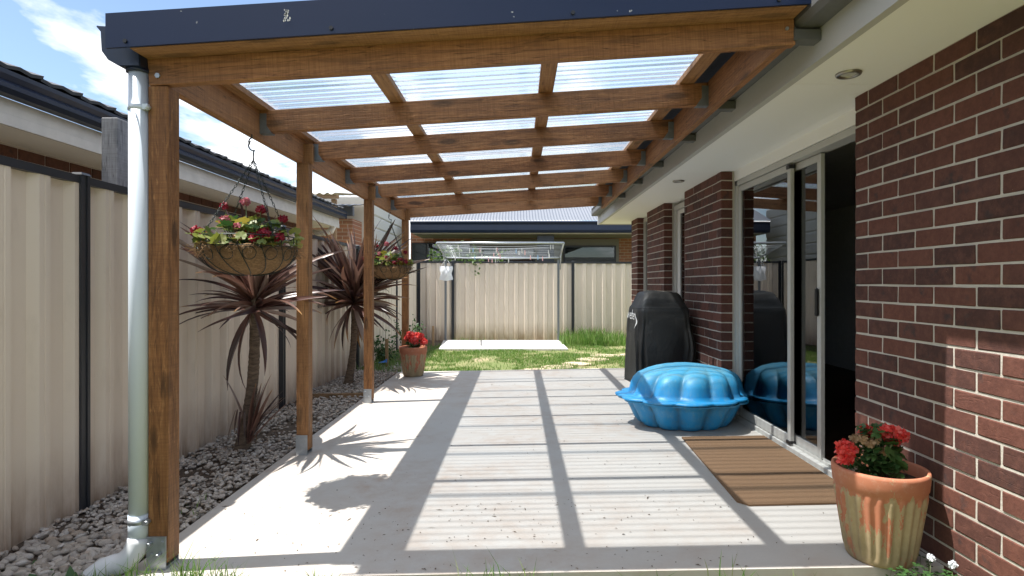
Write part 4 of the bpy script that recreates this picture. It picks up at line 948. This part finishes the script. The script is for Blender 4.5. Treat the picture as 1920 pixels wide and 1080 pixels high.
        p = b+Vector((dx, dy, dz)); st.tube([b+Vector((dx*.5, dy*.5, 0)), p], .0028, 5)
        floret_head(int(24*r/.04), r*.62, .015).build('flower_head', mt, pr, Matrix.Translation(p) @ Matrix.Rotation(random.uniform(-.7, .7), 4, 'X'), fix=False)
    st.build('stem', M_STEM, pr)
basket(-1.635, 3.5, 'coir lined wire basket hanging from chains between the first and second posts', 'crimson flowered geranium spilling over the nearer hanging basket', 150, 5)
basket(-1.635, 7.28, 'coir lined wire basket hanging beside the last pergola post', 'crimson geranium growing in the far hanging basket', 100, 6)
random.seed(33)

# ------------------------------------------------------------------ clam shell sandpit
def clam():
    cx, cy, z0 = 1.44, 5.08, pz(1.4); root = tag(empty('clam_sandpit', (cx, cy, z0)), 'blue plastic clam shell sandpit with its lid on in front of sliding door', 'sandpit')
    N = 180; NL = 11; A, B = .51, .42; hin = Vector((.20, .20))
    def rim(q, k=1.0):
        l = abs(math.sin(NL*q/2+.5))**.75; r = 1-.055*(1-l); ear = .07*math.exp(-((q-.15)/.22)**2)
        return Vector(((A*r+ear)*math.cos(q), B*r*math.sin(q)))*k
    def lobes(q): return abs(math.sin(NL*q/2+.5))**.8
    def half(prof, top):
        m_ = MB(); vs = []
        for (t, z, amp) in prof:
            for k in range(N):
                q = 2*PI*k/N; l = lobes(q); tt = t*(1-amp*(1-l)); c = hin if top else Vector((0, 0)); p = c+(rim(q)-c)*tt
                dz = 0
                if top: dz = -.085*(p.x+.06 > .10)*max(0, p.x-.05)*1.2*(z-.3 if z > .3 else 0)/.27 - .03*max(0, -p.x-.1)*(1 if z > .45 else 0)
                vs.append((p.x, p.y, z+dz))
        n_ = len(prof); m_.add(vs, [(j*N+k, j*N+(k+1) % N, (j+1)*N+(k+1) % N, (j+1)*N+k) for j in range(n_-1) for k in range(N)], True)
        m_.f.append([(n_-1)*N+k for k in range(N)]); m_.sm.append(True); return m_
    zr = .25
    low = [(1.09, zr-.014, .02), (1.09, zr-.028, .02), (1.0, zr-.028, .0), (.955, zr-.035, .02), (.925, zr-.08, .07), (.88, .13, .09), (.82, .06, .10), (.74, .015, .10), (.66, .0, .09), (.3, .0, .03)]
    up = [(1.10, zr-.004, .02), (1.105, zr+.010, .02), (1.0, zr+.012, 0), (.95, zr+.02, .03), (.925, zr+.05, .05), (.905, zr+.11, .06), (.87, zr+.155, .07), (.82, zr+.190, .07), (.75, zr+.215, .065), (.64, zr+.234, .07), (.5, zr+.248, .05), (.3, zr+.258, .03), (.08, zr+.262, 0)]
    M = Matrix.Translation((cx, cy, z0)) @ Matrix.Rotation(R(-4), 4, 'Z')
    for pf, tp, nm in ((low, False, 'tray'), (up, True, 'lid')):
        o = half(pf, tp).build(nm, M_BLUE, root, M); at_ = o.data.attributes.new('groove', 'FLOAT', 'POINT')
        at_.data.foreach_set('value', [(1-lobes(2*PI*k/N))**2*(1 if .3 < t < .96 else 0) for (t, z, a) in pf for k in range(N)])
clam()

# ------------------------------------------------------------------ barbecue under its cover
def bbq():
    root = tag(empty('covered_barbecue', (1.5, 6.2, .05)), 'barbecue under a black fabric cover beside the brick pier', 'barbecue')
    lv = [(.18, .60, .74, 0), (.30, .61, .74, 0), (.45, .60, .73, 0), (.60, .585, .72, 0), (.75, .565, .70, 0), (.88, .55, .68, 0), (.965, .535, .65, 0), (1.0, .50, .60, 0), (1.07, .43, .52, .0), (1.125, .37, .45, 0), (1.142, .33, .40, 0), (1.15, .22, .27, 0), (1.153, .08, .1, 0)]
    lv2 = []
    for a, b in zip(lv[:-1], lv[1:]):
        for k in range(3): u = k/3; lv2.append(tuple(a[i]+(b[i]-a[i])*u for i in range(4)))
    lv2.append(lv[-1]); N = 96; vs = []; cx, cy = 1.50, 6.20
    for (z, w, d, _) in lv2:
        for k in range(N):
            q = 2*PI*k/N; c, s_ = math.cos(q), math.sin(q); e = .27
            px = .5*w*math.copysign(abs(c)**e, c); py = .5*d*math.copysign(abs(s_)**e, s_)
            P3 = Vector((px*3, py*3, z*2.2)); amp = .024 if z < .97 else .02
            fold = amp*(noise.noise(P3*1.2+Vector((3, 1, 7)))+.7*noise.noise((px*4+z*3, py*5, z*1.5)) + .5*abs(noise.noise((px*7-z*5, py*7, z*6)))); l = math.hypot(px, py)+1e-6
            fold += (.013*math.sin(11*q+2.5*noise.noise((q, z*1.3, 2)))+.008*math.sin(23*q+4*noise.noise((q*2, z*2, 5))))*max(0, min(1, (1.0-z)/.5)); hem = .016*noise.noise((q*1.5, 2, 3)) if z < .25 else 0
            vs.append((cx+px*(1+fold/l), cy+py*(1+fold/l), z+hem+.05+.02*noise.noise((px*5, py*5, 9))*(z > 1.0)))
    m_ = MB().add(vs, [(j*N+k, j*N+(k+1) % N, (j+1)*N+(k+1) % N, (j+1)*N+k) for j in range(len(lv2)-1) for k in range(N)], True)
    m_.f.append([(len(lv2)-1)*N+k for k in range(N)]); m_.sm.append(True)
    cv = m_.build('cover', M_COVER, root)
    jr = min(range(len(lv2)), key=lambda j: abs(lv2[j][0]-.972)); rg = [Vector(vs[jr*N+k]) for k in range(N)]+[Vector(vs[jr*N])]
    MB().tube(rg, .0045, 6, False).build('seam', M_COVER, cv)
    jr = 0; rg = [Vector(vs[k]) for k in range(N)]+[Vector(vs[0])]; MB().tube(rg, .005, 6, False).build('hem', M_COVER, cv)
    bvh = BVHTree.FromPolygons([Vector(v) for v in m_.v], [list(f) for f in m_.f])
    for lx in (-.24, .20):
        for ly in (-.30, .26): MB().box(cx+lx, cx+lx+.04, cy+ly, cy+ly+.04, .05, .3, .003).build('cart_leg', M_BLACK, root)
    cu = bpy.data.curves.new('print', 'FONT'); cu.body = 'weber'; cu.size = .15; cu.extrude = 0; cu.align_x = 'CENTER'; cu.resolution_u = 3
    to = bpy.data.objects.new('print', cu); COL.objects.link(to)
    me = bpy.data.meshes.new_from_object(to); bpy.data.objects.remove(to)
    bm = bmesh.new(); bm.from_mesh(me); bmesh.ops.subdivide_edges(bm, edges=[e for e in bm.edges if e.calc_length() > .02], cuts=2, use_grid_fill=True)
    for v in bm.verts:
        o = Vector((cx-1.0, cy+.03-v.co.x*1.05, .90+v.co.y)); h = bvh.ray_cast(o, Vector((1, 0, 0)))
        v.co = (h[0]+Vector((-.004, 0, 0))) if h[0] else o+Vector((.72, 0, 0))
    # swoosh under the word
    base = len(bm.verts); sw = []
    for k in range(13):
        u = k/12; yy = cy-.13-.10*math.sin(u*PI*.9); zz = .98-.17*u; t_ = .012*math.sin(u*PI)+.003
        for s_ in (-1, 1):
            h = bvh.ray_cast(Vector((cx-1, yy+s_*t_, zz)), Vector((1, 0, 0))); sw.append(bm.verts.new((h[0]+Vector((-.004, 0, 0))) if h[0] else (cx-.28, yy, zz)))
    for k in range(12): bm.faces.new((sw[2*k], sw[2*k+1], sw[2*k+3], sw[2*k+2]))
    bm.to_mesh(me); bm.free(); link('logo_print', me, M_TEXT, cv)
bbq()

# ------------------------------------------------------------------ doormat
mm = MB(); c4 = [(1.225, 3.19), (1.95, 3.20), (1.955, 4.60), (1.30, 4.60)]; gxn, gyn = 14, 24; vs = []
for j in range(gyn+1):
    for i in range(gxn+1):
        u, v = i/gxn, j/gyn; a = Vector(c4[0]).lerp(Vector(c4[1]), u); b = Vector(c4[3]).lerp(Vector(c4[2]), u); p = a.lerp(b, v)
        cr = .03*((1-min(1, u/.06))*(1-min(1, v/.04)))
        p = p+Vector((cr, cr)); vs.append((p.x, p.y, pz(p.x)+.012+.003*noise.noise((p.x*4, p.y*4, 0))+.004*max(0, noise.noise((p.x*2, p.y*9, 3)))*(v < .08)))
nn = (gxn+1)*(gyn+1); fs = [(j*(gxn+1)+i, j*(gxn+1)+i+1, (j+1)*(gxn+1)+i+1, (j+1)*(gxn+1)+i) for j in range(gyn) for i in range(gxn)]
bd_ = [i for i in range(gxn+1)]+[j*(gxn+1)+gxn for j in range(1, gyn+1)]+[gyn*(gxn+1)+i for i in range(gxn-1, -1, -1)]+[j*(gxn+1) for j in range(gyn-1, 0, -1)]
lo = [(vs[i][0], vs[i][1], pz(vs[i][0])+.002) for i in bd_]; mm.add(vs+lo, fs+[(bd_[k], nn+k, nn+(k+1) % len(bd_), bd_[(k+1) % len(bd_)]) for k in range(len(bd_))])
tag(mm.build('doormat', M_MAT), 'large brown coir doormat lying in front of the sliding door', 'doormat')

# ------------------------------------------------------------------ grass, weeds, vine
def blades(name, P, Hs, Wd, mat, parent=None, lean=.45):
    n_ = len(P); P = np.array(P, dtype=float); a = np.random.uniform(0, 2*PI, n_); b = np.random.uniform(0, 2*PI, n_); Hs = np.array(Hs); ln = np.random.uniform(.05, lean, n_)*Hs
    dx, dy = np.cos(a)*Wd, np.sin(a)*Wd; lx, ly = np.cos(b)*ln, np.sin(b)*ln
    V = np.zeros((n_, 5, 3)); V[:, 0] = P-np.stack([dx, dy, 0*dx], 1); V[:, 1] = P+np.stack([dx, dy, 0*dx], 1)
    mid = P+np.stack([lx*.35, ly*.35, Hs*.6], 1); V[:, 2] = mid-np.stack([dx, dy, 0*dx], 1)*.7; V[:, 3] = mid+np.stack([dx, dy, 0*dx], 1)*.7
    V[:, 4] = P+np.stack([lx, ly, Hs*np.random.uniform(.85, 1, n_)], 1)
    idx = np.arange(n_)[:, None]*5; q = (idx+np.array([0, 1, 3, 2])); t_ = (idx+np.array([2, 3, 4]))
    me = bpy.data.meshes.new(name); me.vertices.add(n_*5); me.vertices.foreach_set('co', V.reshape(-1)); me.loops.add(n_*7)
    lv = np.concatenate([q, t_], 1).reshape(-1); me.loops.foreach_set('vertex_index', lv.astype(np.int32)); me.polygons.add(n_*2)
    st = np.stack([np.arange(n_)*7, np.arange(n_)*7+4], 1).reshape(-1); me.polygons.foreach_set('loop_start', st.astype(np.int32)); me.polygons.foreach_set('loop_total', np.tile([4, 3], n_).astype(np.int32))
    me.update(calc_edges=True); me.validate(); return tag(link(name, me, mat, parent), kind='stuff')
P, Hs = [], []
for k in range(64000):
    x = random.uniform(-2.45, 4.0); y = 8.43+5.6*random.random()**1.1
    if -1.72 < x < 1.04 and y > 11.83: continue
    if x > 1.8 and y < 9.5: continue
    d = noise.noise((x*.9+3, y*.9, 0))+.5*noise.noise((x*2.6, y*2.6, 4)); bare = .1 if x < .1 else -.12
    if y > 13.2 and x < .9: continue
    if d > .12+bare and random.random() < .85: continue
    P.append((x, y, gz(y))); Hs.append(random.uniform(.025, .06)*(1.25 if d < -.2 else 1))
blades('lawn', P, Hs, .0042, M_GRASS, lean=.8)
P, Hs = [], []
for k in range(2600):                                        # tall clump against the back fence, right of the clothesline
    x = random.gauss(1.75, .55); y = random.uniform(12.7, 13.95)
    if x < .95 or x > 3.2: continue
    P.append((x, y, gz(y))); Hs.append(random.uniform(.12, .50)*(1-.25*abs(x-1.6))*(.6+.4*(y-12.7)/1.2))
tag(blades('tall_grass', P, Hs, .007, M_GRASS, lean=.5), 'tall green grass clump against the back fence', 'grass')
P, Hs = [], []
for k in range(9000):
    x = random.uniform(-1.9, 2.6); y = 2.47-1.6*random.random()**1.6
    if x > 1.8: continue
    P.append((x, y, gz(y))); Hs.append(random.uniform(.03, .06))
for (tx, ty, n_, h) in ((-1.40, 2.45, 90, .14), (-1.62, 2.44, 60, .13), (-1.25, 2.46, 50, .10), (-.15, 2.46, 12, .12), (-.05, 2.45, 10, .09), (.08, 2.45, 12, .10), (.92, 2.46, 10, .14), (1.2, 2.46, 8, .09), (-.85, 2.45, 24, .08), (1.05, 2.46, 8, .07), (-1.8, 2.42, 40, .10), (.6, 2.46, 8, .08)):
    for k in range(n_): P.append((tx+random.gauss(0, .045), ty+random.gauss(0, .02), gz(ty))); Hs.append(random.uniform(.5, 1.25)*h+.04)
blades('front_grass', P, Hs, .0028, M_GRASS, lean=.9)
P, Hs = [], []
for (tx, ty, n_, h) in ((-1.93, 3.3, 40, .10), (-2.0, 9.2, 160, .14), (-2.2, 9.6, 160, .2), (-1.95, 8.6, 130, .16), (-2.2, 8.7, 120, .22), (-1.3, 13.8, 70, .14), (-.9, 13.8, 40, .12), (-.1, 13.85, 30, .1)):
    for k in range(n_): P.append((tx+random.gauss(0, .1), ty+random.gauss(0, .1), gz(ty)-.01)); Hs.append(random.uniform(.4, 1.2)*h)
blades('bed_grass', P, Hs, .004, M_GRASS)
def weed(loc, label, n_, L, w, el0, mat=M_WEED):
    root = tag(empty('weed', loc), label, 'weed', 'broadleaf weeds')
    for i in range(n_):
        me = strap_leaf(L*random.uniform(.7, 1.1), w*random.uniform(.8, 1.1), el0+random.uniform(-.3, .4), .6, .2, 6).mesh('leaf'); me.materials.append(mat)
        link('leaf', me, None, root, Matrix.Translation(loc) @ Matrix.Rotation(i*2.4+random.uniform(-.4, .4), 4, 'Z'))
weed((-2.02, 2.46, -.05), 'dark green broadleaf weed growing left of the downpipe elbow', 9, .16, .026, .7)
weed((-2.22, 2.56, -.05), 'low dark weed among the stones at the fence foot', 8, .13, .022, .5)
weed((-1.86, 2.40, -.05), 'small green weed in front of the downpipe elbow', 7, .14, .02, .8)
# clover at the foot of the brick wall
m = MB(); stm = MB(); cr = tag(empty('clover_patch', (1.7, 2.42, -.04)), 'green clover growing at the foot of the near brick wall', 'clover')
for i in range(190):
    x = random.gauss(1.70, .085); y = random.gauss(2.36, .06); z = -.02+random.uniform(.02, .13)*(1-min(1, abs(x-1.68)/.3)*.5)
    if x > 1.82: continue
    tl = random.uniform(-.4, .4)
    for k in range(3):
        a = k*2.094+i; c = Vector((x, y, z)); d = Vector((math.cos(a), math.sin(a), .15+tl*math.cos(a))); e = Vector((-math.sin(a), math.cos(a), 0)); s = random.uniform(.012, .019)
        m.add([c, c+(d*.5+e*.45)*s, c+(d*.95+e*.4)*s, c+d*s*.9, c+(d*.95-e*.4)*s, c+(d*.5-e*.45)*s], [(0, 1, 2, 3, 4, 5)])
    if i % 2 == 0: stm.tube([(x+random.uniform(-.02, .02), y, -.05), (x, y, z)], .0011, 4, False)
tag(m.build('clover_leaves', M_WEED, cr, fix=False), kind='stuff'); stm.build('stem', M_STEM, cr)
for (x, y, z) in ((1.765, 2.36, .13), (1.69, 2.38, .15)):
    stm = MB().tube([(x, y, -.03), (x+.01, y, z)], .0013, 4).build('flower_stem', M_STEM, cr)
    floret_head(26, .011, .008).build('flower_head', M_BAG, cr, Matrix.Translation((x+.01, y, z)), fix=False)
# vine / shrub over the back fence
vr = tag(empty('leafy_shrub', (-1.5, 14.9, -.1)), 'light green leafy shrub reaching over the back fence behind the clothesline', 'shrub')
m = MB(); st = MB()
def leaf_at(c, s):
    d = Vector((random.uniform(-1, 1), random.uniform(-1, 1), random.uniform(-1, .4))).normalized(); e = d.cross(Vector((random.uniform(-1, 1), random.uniform(-1, 1), random.uniform(-1, 1)))).normalized(); nn_ = d.cross(e)
    m.add([c, c+(d*.35+e*.28)*s+nn_*.06*s, c+(d*.75+e*.2)*s+nn_*.05*s, c+d*s, c+(d*.75-e*.2)*s+nn_*.05*s, c+(d*.35-e*.28)*s+nn_*.06*s], [(0, 1, 2, 3), (0, 3, 4, 5)])
br = []
for k in range(26):
    x0 = random.uniform(-2.2, -.5); p = Vector((x0*.4-.9, 14.95, -.1)); tip = Vector((x0+random.uniform(-.15, .25), 14.6+random.uniform(-.15, .45), random.uniform(1.85, 2.42)-.25*abs(x0+1.4))); pts = [p, p.lerp(tip, .5)+Vector((0, 0, .35)), tip]
    st.tube(pts, [.018, .01, .004], 6)
    for q in range(34):
        u = random.uniform(.55, 1.02); c = (p*(1-u)**2+(p.lerp(tip, .5)+Vector((0, 0, .35)))*2*u*(1-u)+tip*u*u); leaf_at(c+Vector((random.gauss(0, .09), random.gauss(0, .08), random.gauss(0, .07))), random.uniform(.07, .13))
for k in range(60): leaf_at(Vector((random.gauss(-1.05, .12), 14.12, random.uniform(1.50, 1.9))), random.uniform(.06, .1)) if random.random() < .35 else leaf_at(Vector((random.gauss(-1.1, .5), 14.2, random.uniform(1.86, 2.0))), random.uniform(.07, .11))
tag(m.build('foliage', M_VINE, vr, fix=False), kind='stuff'); st.build('stem', M_STEM, vr)
# dark low shrubs by the side fence near the far pot
for (x, y, h, lab) in ((-2.15, 9.3, .55, 'low dark green shrub by the side fence beyond the gravel'), (-1.95, 10.4, .6, 'low straggly shrub in the corner left of the far pot')):
    vr = tag(empty('low_shrub', (x, y, -.06)), lab, 'shrub'); m = MB(); st = MB()
    for k in range(16):
        a = random.uniform(0, 6.28); tip = Vector((x+random.uniform(.05, .3)*math.cos(a), y+random.uniform(.05, .3)*math.sin(a), random.uniform(.3, 1)*h)); st.tube([(x, y, -.08), tip], [.008, .003], 5)
        for q in range(22): leaf_at(Vector((x, y, -.05)).lerp(tip, random.uniform(.3, 1.05))+Vector((random.gauss(0, .05), random.gauss(0, .05), random.gauss(0, .04))), random.uniform(.035, .07))
    tag(m.build('foliage', M_WEED, vr, fix=False), kind='stuff'); st.build('stem', M_STEM, vr)

# ------------------------------------------------------------------ small things
for i, (x, y, z, lab) in enumerate(((-2.05, 9.0, .42, 'short timber stake in the bed near the far pot'), (-1.86, 12.6, .36, 'short timber stake in the corner behind the far pot'))):
    tag(timber('garden_stake', (x, y, -.1), (x, y, z), .045, .03, M_STAKE, None, .002), lab, 'stake')
tag(timber('edging_board', (-2.42, 6.55, .0), (-1.76, 6.62, .0), .03, .06, M_STAKE, None, .002), 'thin timber edging board across the gravel bed behind the third post', 'board')
tag(MB().add([(-2.17, 8.9, .06), (-2.02, 8.88, .07), (-2.03, 8.93, .12), (-2.09, 8.92, .085)], [(0, 1, 2, 3)]).add([(-2.17, 8.905, .062), (-2.02, 8.885, .072), (-2.03, 8.935, .122), (-2.09, 8.925, .087)], [(0, 1, 2, 3)]).build('plastic_scrap', M_SCRAP), 'scrap of bright blue plastic lying in the dark bed', 'scrap')
st_spots = [(.30, 8.75, .26), (.62, 9.15, .24), (.95, 9.55, .22), (1.3, 10.2, .25), (1.62, 10.75, .26), (.62, 8.62, .18), (1.15, 8.8, .2), (-.05, 8.55, .18), (2.2, 10.9, .25)]
ords = ['nearest the patio edge', 'second along the path', 'third along the path', 'fourth along the path', 'fifth along the path', 'small one by the patio edge', 'beside the covered barbecue', 'leftmost at the patio edge', 'farthest right by the tall grass']
for (x, y, r), od in zip(st_spots, ords):
    top = []; nseg = 11; ph = random.uniform(0, 6)
    for k in range(nseg): a = k*2*PI/nseg; rr = r*(1+.22*noise.noise((math.cos(a)*1.7+ph, math.sin(a)*1.7, ph))); top.append((x+rr*1.15*math.cos(a), y+rr*.85*math.sin(a)))
    z = gz(y)+.022
    o = MB().add([(a, b, z) for a, b in top]+[(x+(a-x)*1.05, y+(b-y)*1.05, z-.05) for a, b in top], [tuple(range(nseg))]+[(k, nseg+k, nseg+(k+1) % nseg, (k+1) % nseg) for k in range(nseg)]).build('stepping_stone', M_SAND)
    tag(o, 'flat pale sandstone stepping stone in the lawn, '+od, 'stone', 'stepping stones across the lawn')

# ------------------------------------------------------------------ dry bits blown over the patio
m = MB()
for k in range(420):
    x = random.uniform(-1.7, 1.8); y = 2.52+5.8*random.random()**1.5
    if random.random() < .4: x = random.gauss(-.2, .9); y = random.uniform(2.52, 3.3)
    if x < -1.72 or x > 1.8: continue
    a = random.uniform(0, PI); L = random.uniform(.003, .010)*(1 if random.random() < .88 else 3); w = random.uniform(.0015, .004); z = pz(x)+.002; h = random.uniform(.001, .004)
    dx, dy = math.cos(a)*L, math.sin(a)*L; ex, ey = -math.sin(a)*w, math.cos(a)*w
    m.add([(x-dx, y-dy, z), (x+ex, y+ey, z+h), (x+dx, y+dy, z), (x-ex, y-ey, z+h)], [(0, 1, 2, 3)])
tag(m.build('leaf_litter', M_LITTER, fix=False), kind='stuff')
